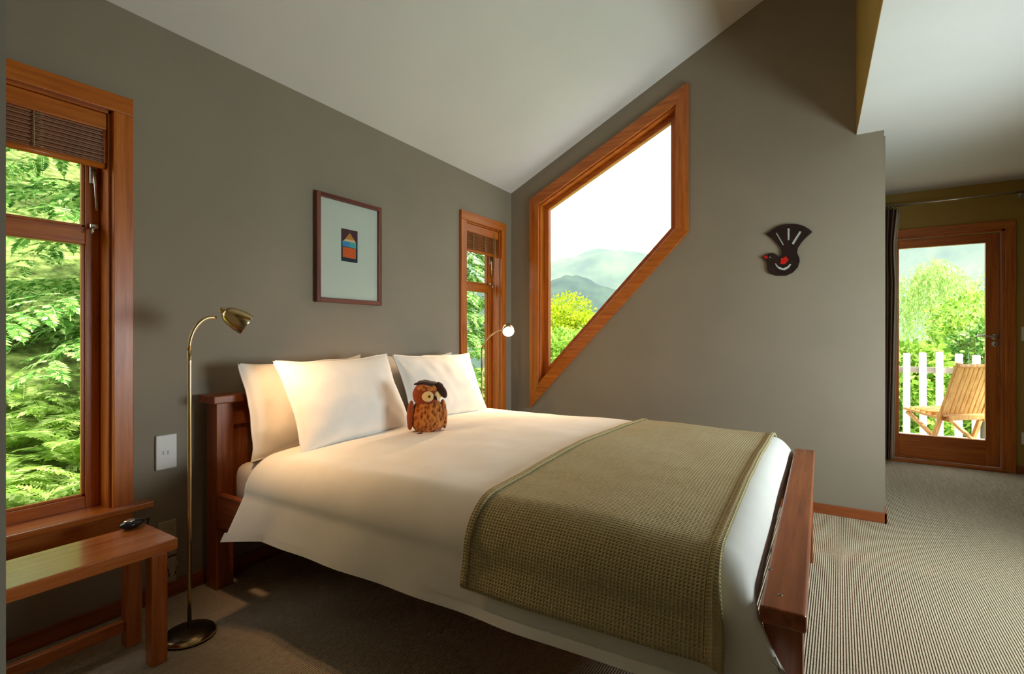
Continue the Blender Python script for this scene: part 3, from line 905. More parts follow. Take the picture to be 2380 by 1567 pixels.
rp = onZ(303, 1226, BZ)
rc = empty('phone_charger', (rp.x + 0.0, rp.y - 0.012, BZ), R(12))
blob('body', (0, 0, 0.016), (0.040, 0.026, 0.016), M['black_plastic'], rc, seg=24)
blob('dial', (-0.008, -0.002, 0.029), (0.020, 0.014, 0.006), M['chrome'], rc, seg=16)
tag(rc, 'small glossy black gadget lying on the far end of the bench', 'gadget')
wp = onY(388, 1330, YA)
cb = tube('cable', [(rp.x + 0.036, rp.y + 0.0, BZ + 0.010), (rp.x + 0.07, rp.y + 0.03, BZ + 0.006), (BX1 + 0.012, BY1 + 0.012, BZ - 0.005), (BX1 + 0.03, BY1 + 0.03, BZ - 0.08), (0.985, 2.30, 0.25), (0.995, 2.345, 0.15), (1.012, 2.36, 0.11)], 0.0032, M['black_plastic'])
tag(cb, 'thin black cable running from the gadget down to the wall socket', 'cable')
def plate(name, px0, px1, m, label, cat, dots, slots=0):
    a = onY(px0[0], px0[1], YA); b = onY(px1[0], px1[1], YA)
    cxx = (a.x + b.x) / 2; czz = (a.z + b.z) / 2; hw_ = abs(b.x - a.x) / 2; hh = abs(a.z - b.z) / 2
    r = empty(name, (cxx, YA, czz))
    box('plate', (-hw_, -0.010, -hh), (hw_, 0, hh), m, r, bev=0.004)
    for k in range(dots):
        box('button', (-0.014 + k * 0.018, -0.014, -0.010), (-0.004 + k * 0.018, -0.009, 0.006), m, r, bev=0.001)
    for sx in (-1, 1) if slots else ():
        box('slot', (sx * 0.012 - 0.002, -0.0108, -0.008), (sx * 0.012 + 0.002, -0.0095, 0.008), M['dark'], r, bev=0)
        box('rocker', (sx * 0.016 - 0.006, -0.0125, hh * 0.45), (sx * 0.016 + 0.006, -0.009, hh * 0.7), m, r, bev=0.001)
    tag(r, label, cat)
    return r
plate('light_switch', (360, 1014), (409, 1085), M['white_plastic'], 'white double light switch on the wall above the bench end', 'switch', 2)
plate('power_socket', (365, 1216), (409, 1285), M['cream_plastic'], 'upper cream power socket on the wall behind the bench', 'socket', 0, 1)
plate('power_socket', (386, 1298), (409, 1366), M['cream_plastic'], 'lower cream power socket near the floor behind the bench', 'socket', 0, 1)

# ================================================================== framed picture
py_ = YA - 0.030
A = onY(737, 441, py_); B = onY(888, 484, py_); C_ = onY(737, 701, py_)
pc = empty('framed_print', ((A.x + B.x) / 2, YA, (A.z + C_.z) / 2))
hw_ = (B.x - A.x) / 2; hh = (A.z - C_.z) / 2; fw = 0.026
box('frame_stile', (-hw_, -0.030, -hh), (-hw_ + fw, -0.001, hh), M['frame'], pc)
box('frame_stile', (hw_ - fw, -0.030, -hh), (hw_, -0.001, hh), M['frame'], pc)
box('frame_rail', (-hw_ + fw, -0.030, hh - fw), (hw_ - fw, -0.001, hh), M['frame_x'], pc)
box('frame_rail', (-hw_ + fw, -0.030, -hh), (hw_ - fw, -0.001, -hh + fw), M['frame_x'], pc)
box('mount_board', (-hw_ + fw, -0.016, -hh + fw), (hw_ - fw, -0.010, hh - fw), M['mat'], pc, bev=0)
a = onY(793, 530, py_ + 0.014); b = onY(831, 612, py_ + 0.014)
pa, pb = a.x - pc.location.x, b.x - pc.location.x
za, zb = b.z - pc.location.z, a.z - pc.location.z
PW, PH = pb - pa, zb - za
cols = {'plum': (0.075, 0.015, 0.03, 1), 'ochre': (0.55, 0.22, 0.03, 1), 'cream': (0.7, 0.5, 0.3, 1), 'blue': (0.05, 0.25, 0.55, 1), 'teal': (0.08, 0.38, 0.40, 1), 'orange': (0.72, 0.10, 0.01, 1), 'navy': (0.008, 0.018, 0.035, 1)}
PM = {k: m_plain('print_' + k, c, 0.8, var=0.15, sc=120) for k, c in cols.items()}
shp = [('navy', [(0, 0), (1, 0), (1, 1), (0, 1)]), ('plum', [(0, .66), (1, .66), (1, 1), (0, 1)]), ('ochre', [(.2, .67), (.85, .67), (.52, .9)]), ('cream', [(.1, .62), (.9, .62), (.8, .69), (.25, .69)]),
       ('blue', [(.06, .46), (.5, .45), (.5, .62), (.06, .62)]), ('teal', [(.5, .45), (.9, .44), (.9, .62), (.5, .62)]), ('orange', [(.08, .13), (.88, .11), (.88, .43), (.08, .44)])]
v = []; f = []; mi = []
for k, (c, q) in enumerate(shp):
    i0 = len(v)
    v += [(pa + x * PW, -0.0164 - 0.0002 * k, za + z * PH) for x, z in q]
    f.append(tuple(range(i0, i0 + len(q)))); mi.append(k)
mk('print', v, f, [PM[c] for c, _ in shp], pc, mi=mi)
box('glazing', (-hw_ + fw, -0.0225, -hh + fw), (hw_ - fw, -0.0205, hh - fw), M['glass'], pc, bev=0)
tag(pc, 'small colourful abstract print in wide pale mount and dark red frame', 'picture')

# ================================================================== bird wall ornament
def bp(x, y):   # crop pixel (1763 wide crop of 180 px at 1740,500)
    p = onX(1740 + x / 1763 * 180, 500 + y / 1567 * 160, XB); return (p.y, p.z)
def bpl(pts): return [bp(*p) for p in pts]
outline = [(395, 440), (560, 330), (650, 265), (800, 225), (960, 210), (1120, 215), (1270, 260), (1380, 330), (1450, 390), (1300, 520), (1200, 630), (1120, 760), (1105, 860), (1150, 960), (1165, 1050),
           (1120, 1190), (1010, 1310), (850, 1385), (640, 1385), (470, 1330), (425, 1240), (415, 1100), (395, 1050), (300, 965), (440, 890), (560, 865), (640, 905), (690, 965), (745, 930), (750, 820), (720, 740), (640, 650), (530, 530)]
slots = [[(625, 420), (650, 405), (815, 685), (785, 700)], [(890, 310), (945, 310), (940, 580), (895, 580)], [(1165, 370), (1215, 390), (1030, 690), (985, 650)],
         [(600, 1105), (635, 1110), (690, 1180), (790, 1215), (880, 1180), (940, 1115), (985, 1125), (930, 1210), (830, 1265), (700, 1235), (630, 1170)]]
bo = empty('bird_ornament', (XB, 0.30, 1.48))
def bird3(t0): return lambda a, b, t: (-(t0 + t), a - 0.30, b - 1.48)
M['bird'] = m_plain('bird_carved_dark', (0.022, 0.010, 0.008, 1), 0.35, var=0.4, sc=25)
M['bird_red'] = m_plain('bird_red_inlay', (0.62, 0.012, 0.006, 1), 0.4, var=0.05)
M['bird_shell'] = m_plain('bird_pale_inlay', (0.58, 0.60, 0.58, 1), 0.25, var=0.1, sc=60)
prism('silhouette', bpl(outline), [bpl(s) for s in slots], bird3(0.0), 0.012, M['bird'], bo)
prism('beak_inlay', bpl([(325, 962), (440, 925), (425, 1005)]), [], bird3(0.0125), 0.002, M['bird_red'], bo)
prism('heart_inlay', bpl([(745, 985), (800, 985), (850, 940), (915, 1020), (830, 1120), (725, 1120)]), [], bird3(0.0125), 0.002, M['bird_red'], bo)
for s in slots:
    prism('pale_inlay', bpl(s), [], bird3(0.001), 0.008, M['bird_shell'], bo)
ecx, ecy = bp(492, 965)
prism('eye', [(ecx + 0.003 * math.cos(k * math.pi / 5), ecy + 0.0035 * math.sin(k * math.pi / 5)) for k in range(10)], [], bird3(0.0125), 0.002, M['bird_shell'], bo)
tag(bo, 'dark carved fantail bird ornament with red inlays hanging on the grey wall', 'wall ornament')

# ================================================================== curtain, rod, switches by the door
M['curtain'] = m_fabric('brown_curtain', (0.17, 0.075, 0.045, 1), var=0.2)
M['curtain_lining'] = m_fabric('cream_lining', (0.75, 0.66, 0.52, 1))
cu = empty('curtain', (XC - 0.10, -0.33, 0))
nu, nv = 60, 30
def curtain_sheet(name, yA, yB, amp, ph, m, xoff):
    v = []
    for j in range(nv):
        z = 0.02 + (2.19 - 0.02) * j / (nv - 1)
        h = j / (nv - 1)
        for i in range(nu):
            t = i / (nu - 1)
            flare = 1.0 - 0.30 * (1 - h) * t - 0.12 * math.exp(-((h - 0.85) / 0.1) ** 2) * t
            y = yA + (yB - yA) * t * flare
            x = xoff + amp * math.sin(t * 2 * math.pi * 4.5 + ph) * (0.8 + 0.2 * h)
            v.append((x, y + 0.33, z))
    o = mk(name, v, grid_faces(nu, nv), m, cu, smooth=True)
    md = o.modifiers.new('thickness', 'SOLIDIFY'); md.thickness = 0.003
    return o
curtain_sheet('drape', -0.262, -0.418, 0.030, 0.0, M['curtain'], 0.0)
curtain_sheet('lining', -0.300, -0.443, 0.016, 0.6, M['curtain_lining'], 0.052)
tag(cu, 'dark brown curtain with cream lining gathered beside the glazed door', 'curtain')
rd = empty('curtain_rod', (XC - 0.10, -0.75, 2.215))
tube('rod', [(0, 0.50, 0), (0, -0.56, 0)], 0.0085, M['chrome'], rd, n=12)
for y in (0.46, -0.465):
    br_ = tube('bracket', [(0, y, 0), (0.0985, y, 0)], 0.006, M['chrome'], rd, n=8)
    box('bracket_plate', (0.0935, y - 0.018, -0.03), (0.0995, y + 0.018, 0.03), M['chrome'], br_)
for k in range(7):
    y = 0.484 - k * 0.024
    ring = [(0.0, y + 0.002 * math.sin(a), 0.0) for a in (0,)]
    tube('ring', [(0.015 * math.cos(a), y, -0.004 + 0.015 * math.sin(a)) for a in [2 * math.pi * q / 14 for q in range(15)]], 0.0022, M['chrome'], rd, n=6, cap=False)
tag(rd, 'thin satin metal curtain rod fixed above the glazed door', 'curtain rod')
for z0, z1, lab, nm, ct in ((1.055, 1.165, 'white switch plate on the ochre wall beside the glazed door', 'light_switch', 'switch'), (0.235, 0.330, 'white power socket low on the ochre wall beside the door', 'power_socket', 'socket')):
    r = empty(nm, (XC, -1.252, (z0 + z1) / 2))
    hh = (z1 - z0) / 2
    box('plate', (-0.010, -0.037, -hh), (0, 0.037, hh), M['white_plastic'], r, bev=0.003)
    for s in (-1, 1):
        box('rocker', (-0.014, s * 0.014 - 0.006, -0.012), (-0.0095, s * 0.014 + 0.006, 0.012), M['white_plastic'], r, bev=0.001)
    tag(r, lab, ct)

# ================================================================== outside: balcony
DK = -0.12
dk = struct(empty('deck', (XC + 0.13, -0.9, DK)))
M['deck'] = m_wood('deck_board', (0.30, 0.24, 0.17, 1), (0.42, 0.35, 0.26, 1), (0.55, 0.47, 0.36, 1), axis='y', rough=0.7)
proto = None
for k in range(15):
    if proto is None:
        proto = box('deck_board', (0.004, -2.4, -0.03), (0.116, 2.0, 0.0), M['deck'], dk, bev=0.003); o = proto
    else:
        o = proto.copy(); link(o, dk)
    o.location = (0.12 * k, 0, 0)
M['picket'] = m_wood('weathered_white_picket', (0.55, 0.52, 0.55, 1), (0.72, 0.69, 0.71, 1), (0.82, 0.80, 0.80, 1), axis='z', rough=0.8)
RX = 7.22
rl = tag(empty('balcony_railing', (RX, -1.4, DK)), 'white picket balcony railing seen through the glazed door', 'railing')
box('rail', (-0.02, -2.0, 0.80), (0.02, 2.2, 0.865), m_wood('rail_wood', (0.34, 0.30, 0.27, 1), (0.45, 0.40, 0.36, 1), (0.6, 0.55, 0.5, 1), axis='y', rough=0.8), rl)
box('rail', (-0.02, -2.0, 0.06), (0.02, 2.2, 0.12), M['picket'], rl)
pxs = [2107, 2146, 2184, 2228, 2268]
ys = [onX(u, 900, RX - 0.04).y + 1.4 for u in pxs]
stp = (ys[-1] - ys[0]) / 4
ys = [ys[0] - stp * k for k in range(6, 0, -1)] + ys + [ys[-1] + stp * k for k in range(1, 5)]
rnd = random.Random(2)
for k, y in enumerate(ys):
    h = 1.02 + rnd.uniform(-0.015, 0.015)
    beam('picket', (-0.035, y, 0.02), (-0.035, y + rnd.uniform(-0.006, 0.006), h), 0.025, 0.066, M['picket'], rl, up=(0, 1, 0), bev=0.008)
beam('post', (0.0, -2.0, 0.0), (0.0, -2.0, 0.9), 0.08, 0.08, M['picket'], rl)
beam('post', (0.0, 2.2, 0.0), (0.0, 2.2, 0.9), 0.08, 0.08, M['picket'], rl)

# folding slatted chair (local: +x forward, y to its left)
pv = onX(2196, 966, 6.05)
CH = R(42)
ch = tag(empty('folding_chair', (pv.x + 0.217, pv.y - 0.121, DK), CH), 'honey coloured slatted wooden folding chair on the balcony', 'chair')
T = [(0.46, 0.20, 0.05, 1), (0.62, 0.33, 0.10, 1), (0.78, 0.50, 0.20, 1)]
tk = m_wood('teak', *T, axis='z', rough=0.5)
tkx = m_wood('teak_x', *T, axis='x', rough=0.5)
SZ = 0.47; CWD = 0.225
# back frames (lean back as they rise, run down to the front feet)
for s in (-1, 1):
    beam('back_leg', (0.12, s * CWD, 0.0), (-0.20, s * CWD, 0.97), 0.026, 0.042, tk, ch, up=(0, 1, 0))
    beam('cross_leg', (-0.30, s * (CWD - 0.035), 0.0), (0.33, s * (CWD - 0.035), SZ - 0.01), 0.026, 0.038, tk, ch, up=(0, 1, 0))
    beam('seat_side', (-0.10, s * (CWD - 0.035), SZ - 0.035), (0.36, s * (CWD - 0.035), SZ + 0.02), 0.024, 0.04, tkx, ch, up=(0, 1, 0))
def backpt(h, y): return (0.12 - 0.32 * h / 0.97, y, h)
beam('top_rail', backpt(0.94, -CWD - 0.02), backpt(0.94, CWD + 0.02), 0.06, 0.026, tk, ch, up=(0.31, 0, 0.95))
beam('back_rail', backpt(0.47, -CWD), backpt(0.47, CWD), 0.045, 0.024, tk, ch, up=(0.31, 0, 0.95))
for k in range(8):
    y = -CWD + 0.045 + k * (2 * CWD - 0.09) / 7
    beam('back_slat', backpt(0.44, y), backpt(0.93, y), 0.040, 0.012, tk, ch, up=(0.95, 0, 0.31))
for k in range(8):
    x = -0.085 + k * 0.053
    z = SZ - 0.012 + (x + 0.10) * 0.09
    beam('seat_slat', (x, -CWD + 0.02, z), (x, CWD - 0.02, z), 0.044, 0.014, tk, ch, up=(1, 0, 0.09))
beam('foot_bar', (-0.22, -CWD + 0.03, 0.055), (-0.22, CWD - 0.03, 0.055), 0.02, 0.03, tk, ch)
beam('foot_bar', (0.22, -CWD, 0.11), (0.22, CWD, 0.11), 0.02, 0.03, tk, ch)

# ================================================================== outside: ground, plants, hills
def terrain(name, x0, x1, y0, y1, nx, ny, hf, m):
    v = []
    for j in range(ny):
        for i in range(nx):
            x = x0 + (x1 - x0) * i / (nx - 1); y = y0 + (y1 - y0) * j / (ny - 1)
            v.append((x, y, hf(x, y)))
    return struct(mk(name, v, grid_faces(nx, ny), m, smooth=True))
def m_ground(name, a, b, c, sc):
    t = NT(name); v = t.coord(); n = t.noise(v, sc, 6, 0.65)
    t.bsdf(t.ramp(n, [(0.35, a), (0.5, b), (0.68, c)]), 0.95, 0.05)
    return t.m
M['soil'] = m_ground('leaf_litter', (0.06, 0.07, 0.02, 1), (0.15, 0.21, 0.05, 1), (0.34, 0.42, 0.12, 1), 7)
M['grass'] = m_ground('grass_ground', (0.06, 0.12, 0.02, 1), (0.14, 0.26, 0.04, 1), (0.28, 0.42, 0.08, 1), 2)
def bank(x, y):
    k = max(0.0, y - 2.9)
    side = min(1.0, max(0.0, (9.5 - x) / 4.0))
    return -0.45 + (0.30 * min(k, 3.0) + 0.55 * max(0, k - 3.0)) * side - 2.2 * (1 - side) + 0.07 * noise.noise(Vector((x * 1.3, y * 1.3, 0)))
terrain('ground_bank', -6, 12, 2.6, 16, 60, 50, bank, M['soil'])
def low(x, y): return -2.6 - 0.03 * max(0, x - 10) + 0.25 * noise.noise(Vector((x * .2, y * .2, 2)))
terrain('ground_garden', 7.3, 70, -40, 50, 40, 50, low, M['grass'])
terrain('ground_side', -20, 9, -25, WD_Y - 0.4, 20, 20, lambda x, y: -0.35, M['grass'])

LIME = [(0.0, (0.10, 0.22, 0.025, 1)), (0.35, (0.24, 0.42, 0.055, 1)), (0.7, (0.42, 0.60, 0.10, 1)), (1.0, (0.62, 0.74, 0.22, 1))]
FERN = [(0.0, (0.14, 0.28, 0.04, 1)), (0.4, (0.38, 0.55, 0.10, 1)), (1.0, (0.66, 0.76, 0.30, 1))]
CEDL = [(0.0, (0.05, 0.15, 0.03, 1)), (0.4, (0.14, 0.32, 0.06, 1)), (0.75, (0.36, 0.55, 0.15, 1)), (1.0, (0.66, 0.77, 0.36, 1))]
WILL = [(0.0, (0.26, 0.42, 0.10, 1)), (0.5, (0.46, 0.60, 0.20, 1)), (1.0, (0.70, 0.76, 0.40, 1))]
YEL = [(0.0, (0.22, 0.30, 0.01, 1)), (0.5, (0.40, 0.50, 0.02, 1)), (1.0, (0.60, 0.64, 0.06, 1))]
M['lime'] = m_leaf('lime_leaf', LIME); M['fern'] = m_leaf('fern_leaf', FERN, 0.5); M['cedar_leaf'] = m_leaf('conifer_leaf', CEDL, 0.4)
M['willow'] = m_leaf('willow_leaf', WILL, 0.5); M['yellow'] = m_leaf('yellow_green_leaf', YEL, 0.45)
M['bark'] = m_wood('bark', (0.05, 0.035, 0.025, 1), (0.12, 0.09, 0.06, 1), (0.22, 0.17, 0.12, 1), axis='z', rough=0.9)

def fast_mesh(name, V, nq, m):
    """V: (nq*4, 3) quads"""
    me = bpy.data.meshes.new(name)
    me.vertices.add(len(V)); me.vertices.foreach_set('co', V.astype(np.float32).ravel())
    me.loops.add(nq * 4); me.loops.foreach_set('vertex_index', np.arange(nq * 4, dtype=np.int32))
    me.polygons.add(nq); me.polygons.foreach_set('loop_start', np.arange(0, nq * 4, 4, dtype=np.int32))
    setmat(me, m); me.update(calc_edges=True)
    return me

def unit(a): return a / np.maximum(np.linalg.norm(a, axis=-1, keepdims=True), 1e-9)

def leaf_quads(P, D, N, L, W):
    """diamond leaves at P, along D, facing N"""
    D = unit(D); S = unit(np.cross(D, N)); L = np.asarray(L)[:, None]; W = np.asarray(W)[:, None]
    q = np.stack([P, P + D * L * 0.45 + S * W * 0.5, P + D * L, P + D * L * 0.45 - S * W * 0.5], axis=1)
    return q.reshape(-1, 3)

def frond(rg, L, pairs, droop, wid, az, rise):
    """one pinnate frond from the origin: returns quads (leaflets + rachis)"""
    t = np.linspace(0.04, 1, pairs)
    h = np.array([math.cos(az), math.sin(az), 0.0]); z = np.array([0, 0, 1.0])
    ang = rise - droop * t
    ds = L / pairs
    pos = np.cumsum(np.cos(ang)[:, None] * h * ds + np.sin(ang)[:, None] * z * ds, axis=0)
    tang = np.cos(ang)[:, None] * h + np.sin(ang)[:, None] * z
    side = np.cross(h, z)
    nrm = unit(np.cross(side[None, :], tang))
    prof = wid * np.sin(np.clip(t * 0.92 + 0.10, 0, 1) * math.pi) ** 0.8
    out = []
    for s in (-1, 1):
        D = unit(side[None, :] * s + tang * 0.55 - z * 0.15 + rg.normal(0, 0.06, (pairs, 3)))
        out.append(leaf_quads(pos, D, nrm + rg.normal(0, 0.15, (pairs, 3)), prof, np.full(pairs, ds * 1.35)))
    nn = np.roll(pos, -1, axis=0); nn[-1] = pos[-1] + tang[-1] * ds
    r = 0.004
    rq = np.stack([pos - side * r, pos + side * r, nn + side * r, nn - side * r], axis=1).reshape(-1, 3)
    out.append(rq)
    return np.concatenate(out)

def fern_mesh(seed, nf=15, L=0.75):
    rg = np.random.default_rng(seed)
    q = []
    for k in range(nf):
        az = 2 * math.pi * k / nf + rg.uniform(-0.25, 0.25)
        q.append(frond(rg, L * rg.uniform(0.75, 1.1), 26, rg.uniform(1.3, 2.0), L * 0.17, az, rg.uniform(0.8, 1.35)))
    V = np.concatenate(q)
    return fast_mesh('fern_fronds', V, len(V) // 4, M['fern'])
ferns = [fern_mesh(s) for s in (1, 2, 3, 4)]
rnd = random.Random(11)
fern_spots = [(0.85, 3.35), (1.25, 3.55), (0.75, 3.95), (1.15, 4.1), (1.55, 4.2), (0.95, 4.6), (1.45, 4.75), (1.85, 4.9), (1.2, 5.2), (1.75, 5.4), (0.6, 5.0), (2.1, 5.6), (1.4, 5.9), (0.2, 3.8), (0.3, 4.5),
              (4.6, 3.6), (5.2, 4.0), (5.8, 4.4), (6.4, 4.9), (5.0, 4.6), (6.9, 5.2)]
for k, (x, y) in enumerate(fern_spots):
    o = bpy.data.objects.new('fern', ferns[k % 4]); link(o)
    o.location = (x, y, bank(x, y) + 0.02); o.rotation_euler = (rnd.uniform(-.15, .15), rnd.uniform(-.15, .15), rnd.uniform(0, 6.28))
    s = rnd.uniform(0.75, 1.1); o.scale = (s, s, s)
    tag(o, 'bright green fern growing on the bank outside the bedside window' if x < 3 else 'bright green fern outside the narrow corner window', 'fern', 'ferns on the bank')

def conifer(name, x, y, H, seed, label, reach=2.0, z_low=0.4, nb=95, m='cedar_leaf', gz=None):
    rg = np.random.default_rng(seed)
    g = bank(x, y) - 0.05 if gz is None else gz
    root = empty(name, (x, y, g))
    tube('trunk', [(0, 0, 0), (0.02, 0.01, H * 0.4), (0, 0.02, H * 0.75), (0.0, 0.0, H)], [0.13, 0.10, 0.06, 0.01], M['bark'], root, n=9)
    q = []
    for b in range(nb):
        h = z_low + (H - z_low) * (b / nb) ** 0.9
        L = reach * (1 - 0.75 * (h - z_low) / (H - z_low)) * rg.uniform(0.75, 1.1)
        az = rg.uniform(0, 2 * math.pi)
        # one limb: a drooping spine with feathery side sprays
        n = max(7, int(L * 8))
        spine_r = rg.uniform(0.0, 0.35); dr = rg.uniform(0.5, 1.0)
        hx_ = np.array([math.cos(az), math.sin(az), 0.0])
        pos = np.array([0, 0, h]); ds = L / n
        for i in range(n):
            t = i / n
            a = spine_r - dr * t
            pos = pos + (hx_ * math.cos(a) + np.array([0, 0, 1.0]) * math.sin(a)) * ds
            if t < 0.12: continue
            for s in (-1, 1):
                q.append(frond(rg, (0.20 + 0.30 * (1 - t)) * rg.uniform(0.8, 1.2), 12, rg.uniform(0.5, 1.1), 0.075, az + s * rg.uniform(0.5, 1.1), rg.uniform(-0.35, 0.25)) + pos)
    V = np.concatenate(q)
    link(bpy.data.objects.new('foliage', fast_mesh('conifer_foliage', V, len(V) // 4, M[m])), root)
    tag(root, label, 'tree')
    return root
conifer('conifer_tree', 2.35, 6.1, 6.2, 1, 'feathery conifer with drooping sprays outside the bedside window', 2.1, 0.35, 125)
conifer('conifer_tree', 6.2, 10.8, 7.0, 2, 'second feathery conifer further along the bank outside the bedside window', 2.2, 0.4, 90)
conifer('conifer_tree', -1.9, 7.6, 6.0, 3, 'feathery conifer standing past the wall nib, outside the bedside window', 1.9, 0.4, 70)
conifer('conifer_tree', 1.2, 10.4, 8.5, 6, 'tall conifer behind the feathery one outside the bedside window', 2.3, 0.4, 110)
conifer('conifer_tree', 6.9, 5.6, 4.4, 4, 'feathery conifer growing outside the narrow corner window', 1.5, 0.6, 85)
conifer('conifer_tree', 9.4, 7.6, 5.0, 5, 'conifer beyond the feathery one outside the narrow corner window', 1.6, 0.2, 70)

def leafy(name, x, y, g, blobs, nleaf, leaf, m, label, cat, seed, trunk=True, droop=0.0):
    rg = np.random.default_rng(seed)
    root = empty(name, (x, y, g))
    vol = np.array([b[3] * b[4] * b[5] for b in blobs]) ** 0.67; vol /= vol.sum()
    q = []
    for b, w_ in zip(blobs, vol):
        n = int(nleaf * w_)
        d = unit(rg.normal(0, 1, (n, 3))); r = rg.uniform(0.55, 1.05, n) ** 0.6
        bump = 1 + 0.16 * np.sin(d[:, 0] * 9 + seed) * np.sin(d[:, 1] * 8) + 0.12 * np.sin(d[:, 2] * 13 + d[:, 0] * 5)
        P = d * (r * bump)[:, None] * np.array(b[3:6]) + np.array(b[:3])
        D = d * 0.7 + rg.normal(0, 0.6, (n, 3)) - np.array([0, 0, droop])
        N = rg.normal(0, 0.6, (n, 3)) + np.array([0, 0, 1.0]) + d * 0.4
        L = leaf * rg.uniform(0.7, 1.3, n)
        q.append(leaf_quads(P, D, N, L, L * 0.55))
    V = np.concatenate(q)
    link(bpy.data.objects.new('foliage', fast_mesh('leaf_mass', V, len(V) // 4, M[m])), root)
    if trunk:
        top = max(b[2] for b in blobs)
        tube('trunk', [(0, 0, -0.1), (0.05, 0.03, top * 0.4), (0.0, 0.0, top * 0.9)], [0.11, 0.08, 0.03], M['bark'], root, n=8)
    tag(root, label, cat)
    return root

def at(u, v, X): return onX(u, v, X)
# seen through the slanted window
for u, v, X, rad, m, lab, seed, cat in [
    (1325, 722, 24.0, 1.1, 'yellow', 'yellow-green leafy tree rising highest outside the slanted window', 21, 'tree'),
    (1296, 750, 18.5, 0.85, 'yellow', 'olive-green leafy tree against the edge of the slanted window', 22, 'tree'),
    (1390, 800, 15.0, 0.8, 'lime', 'lime shrub along the sloping sill of the slanted window', 23, 'shrub'),
    (1300, 830, 11.5, 0.8, 'lime', 'broad lime shrub filling the low corner of the slanted window', 24, 'shrub'),
    (1450, 810, 19.0, 0.9, 'lime', 'lime shrub farthest along the slope below the slanted window', 25, 'shrub')]:
    p = at(u, v, X); g = low(p.x, p.y); h = p.z - g
    rg = random.Random(seed)
    bl_ = [(0, 0, h, rad, rad, rad * 0.8)] + [(rg.uniform(-1, 1) * rad, rg.uniform(-1, 1) * rad, h - rg.uniform(0.3, 1.6) * rad, rad * .75, rad * .75, rad * .7) for _ in range(5)]
    leafy('leafy_tree' if cat == 'tree' else 'leafy_shrub', p.x, p.y, g, bl_, 7500, 0.15, m, lab, cat, seed)

# seen through the glazed door: weeping willow and shrubs
def willow(x, y, g, H, seed):
    rg = np.random.default_rng(seed)
    root = empty('weeping_willow', (x, y, g))
    tube('trunk', [(0, 0, -0.1), (0.05, 0.1, H * 0.35), (-0.05, 0.0, H * 0.62), (0.0, 0.05, H * 0.85)], [0.16, 0.13, 0.09, 0.04], M['bark'], root, n=8)
    q = []
    for k in range(300):
        az = rg.uniform(0, 6.28); rr = rg.uniform(0.1, 1.25)
        top = np.array([math.cos(az) * rr, math.sin(az) * rr, H * (0.99 - 0.10 * rr ** 1.5) - rg.uniform(0, 0.8)])
        L = rg.uniform(0.9, 2.6); n = int(L / 0.055)
        t = np.linspace(0, 1, n)
        out = np.array([math.cos(az), math.sin(az), 0])
        P = top + out[None, :] * (0.45 * np.sin(t * 1.5))[:, None] + np.array([0, 0, -1.0]) * (L * t ** 1.3)[:, None] + rg.normal(0, 0.02, (n, 3))
        D = np.array([0, 0, -1.0]) + rg.normal(0, 0.55, (n, 3))
        q.append(leaf_quads(P, D, rg.normal(0, 1, (n, 3)), np.full(n, 0.14), np.full(n, 0.035)))
    V = np.concatenate(q)
    link(bpy.data.objects.new('foliage', fast_mesh('willow_foliage', V, len(V) // 4, M['willow'])), root)
    tag(root, 'pale weeping willow beyond the balcony railing', 'tree')
p = at(2168, 590, 22.5); g = low(p.x, p.y); willow(p.x, p.y, g, p.z - g, 31)
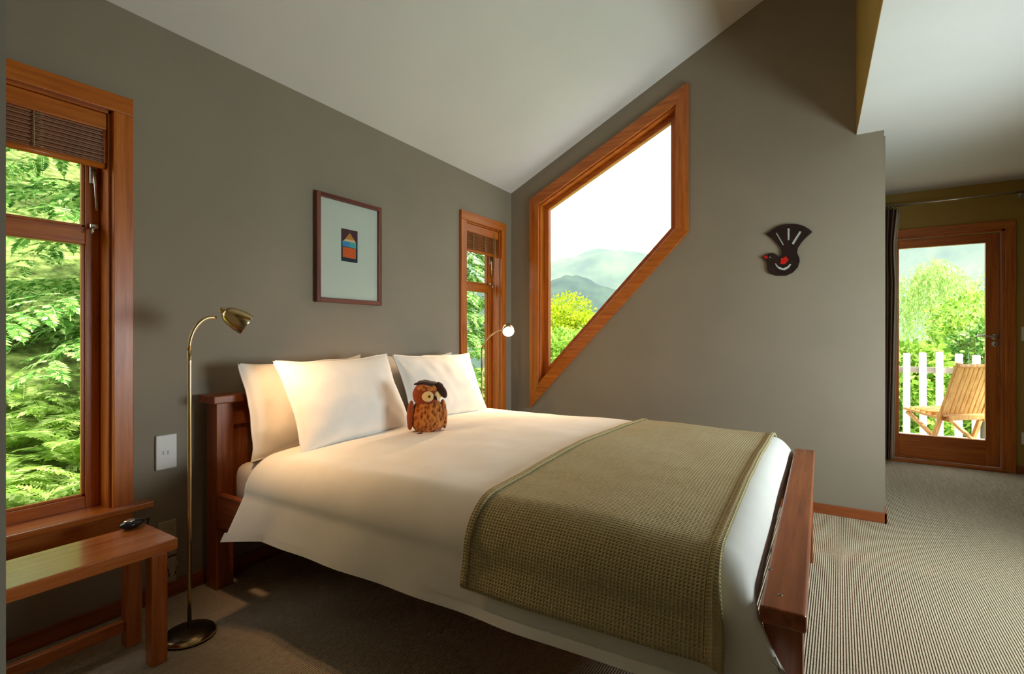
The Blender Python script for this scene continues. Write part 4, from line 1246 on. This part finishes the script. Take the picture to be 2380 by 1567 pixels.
for u, v, X, rad, m, lab, seed in [
    (2255, 745, 18.0, 0.8, 'lime', 'tall leafy shrub beside the willow beyond the balcony', 41),
    (2285, 812, 12.6, 0.42, 'cedar_leaf', 'dark green shrub just behind the balcony railing', 42),
    (2125, 860, 10.8, 0.45, 'lime', 'pale green shrub below the willow behind the balcony railing', 43),
    (2200, 870, 14.5, 0.65, 'lime', 'leafy shrub behind the balcony chair and railing', 44),
    (2315, 700, 27.0, 1.3, 'willow', 'pale tree behind the tall shrub, against the far mountain', 45)]:
    p = at(u, v, X); g = low(p.x, p.y); h = p.z - g
    rg = random.Random(seed)
    bl_ = [(0, 0, h, rad, rad, rad * 0.9)] + [(rg.uniform(-1, 1) * rad, rg.uniform(-1, 1) * rad, h - rg.uniform(0.4, 2.6) * rad, rad * .8, rad * .8, rad * .8) for _ in range(6)]
    leafy('leafy_shrub', p.x, p.y, g, bl_, 6500, 0.13, m, lab, 'shrub', seed)

# far hills
M['hill_far'] = m_ground('far_hill_pasture', (0.030, 0.055, 0.030, 1), (0.060, 0.095, 0.045, 1), (0.13, 0.16, 0.075, 1), 0.02)
M['hill_near'] = m_ground('forest_hill', (0.010, 0.026, 0.016, 1), (0.022, 0.046, 0.026, 1), (0.045, 0.075, 0.038, 1), 0.05)
def ridge(name, dist, depth, prof, a0, a1, m, seed, base=-30, rough=0.1):
    """a ridge standing round the house between bearings a0..a1 (degrees from room X)"""
    na, nr = 160, 26
    v = []
    for j in range(nr):
        t = j / (nr - 1)
        for i in range(na):
            a = R(a0 + (a1 - a0) * i / (na - 1)); r = dist + depth * t
            top = prof(math.degrees(a)) * (dist + depth * 0.75)
            k = math.sin(min(1.0, t / 0.75) * math.pi / 2) ** 1.1 if t < 0.75 else 1 - 0.4 * (t - 0.75) / 0.25
            x, y = r * math.cos(a), r * math.sin(a)
            nz = noise.fractal(Vector((x / dist * 9, y / dist * 9, seed)), 0.9, 2.1, 5) * rough * top
            v.append((x, y, base + (top - base) * k + nz * k + CAM_H))
    o = struct(mk(name, v, grid_faces(na, nr), m, smooth=True))
    return o
ridge('hill_far', 600, 380, lambda a: 0.152 + 0.012 * math.sin(a * 0.35) - 0.0004 * (a - 22) + (0.09 if a < 4 else 0.0) * min(1, (4 - a) / 10.0 if a < 4 else 0), -45, 75, M['hill_far'], 1.0, rough=0.07)
ridge('hill_near', 300, 200, lambda a: 0.098 + 0.015 * math.sin(a * 0.5 + 1.0), 6, 75, M['hill_near'], 5.0, rough=0.10)

# haze over the valley
hz = NT('valley_haze')
vs_ = hz.n('ShaderNodeVolumeScatter'); vs_.inputs['Color'].default_value = (0.74, 0.93, 1.0, 1); vs_.inputs['Density'].default_value = 0.00040
hz.l(vs_.outputs[0], hz.out.inputs['Volume'])
hb = box('valley_haze', (80, -800, -60), (1100, 1100, 330), hz.m, bev=0)
tag(hb, 'thin pale haze over the far valley and hills', 'haze', kind='stuff')
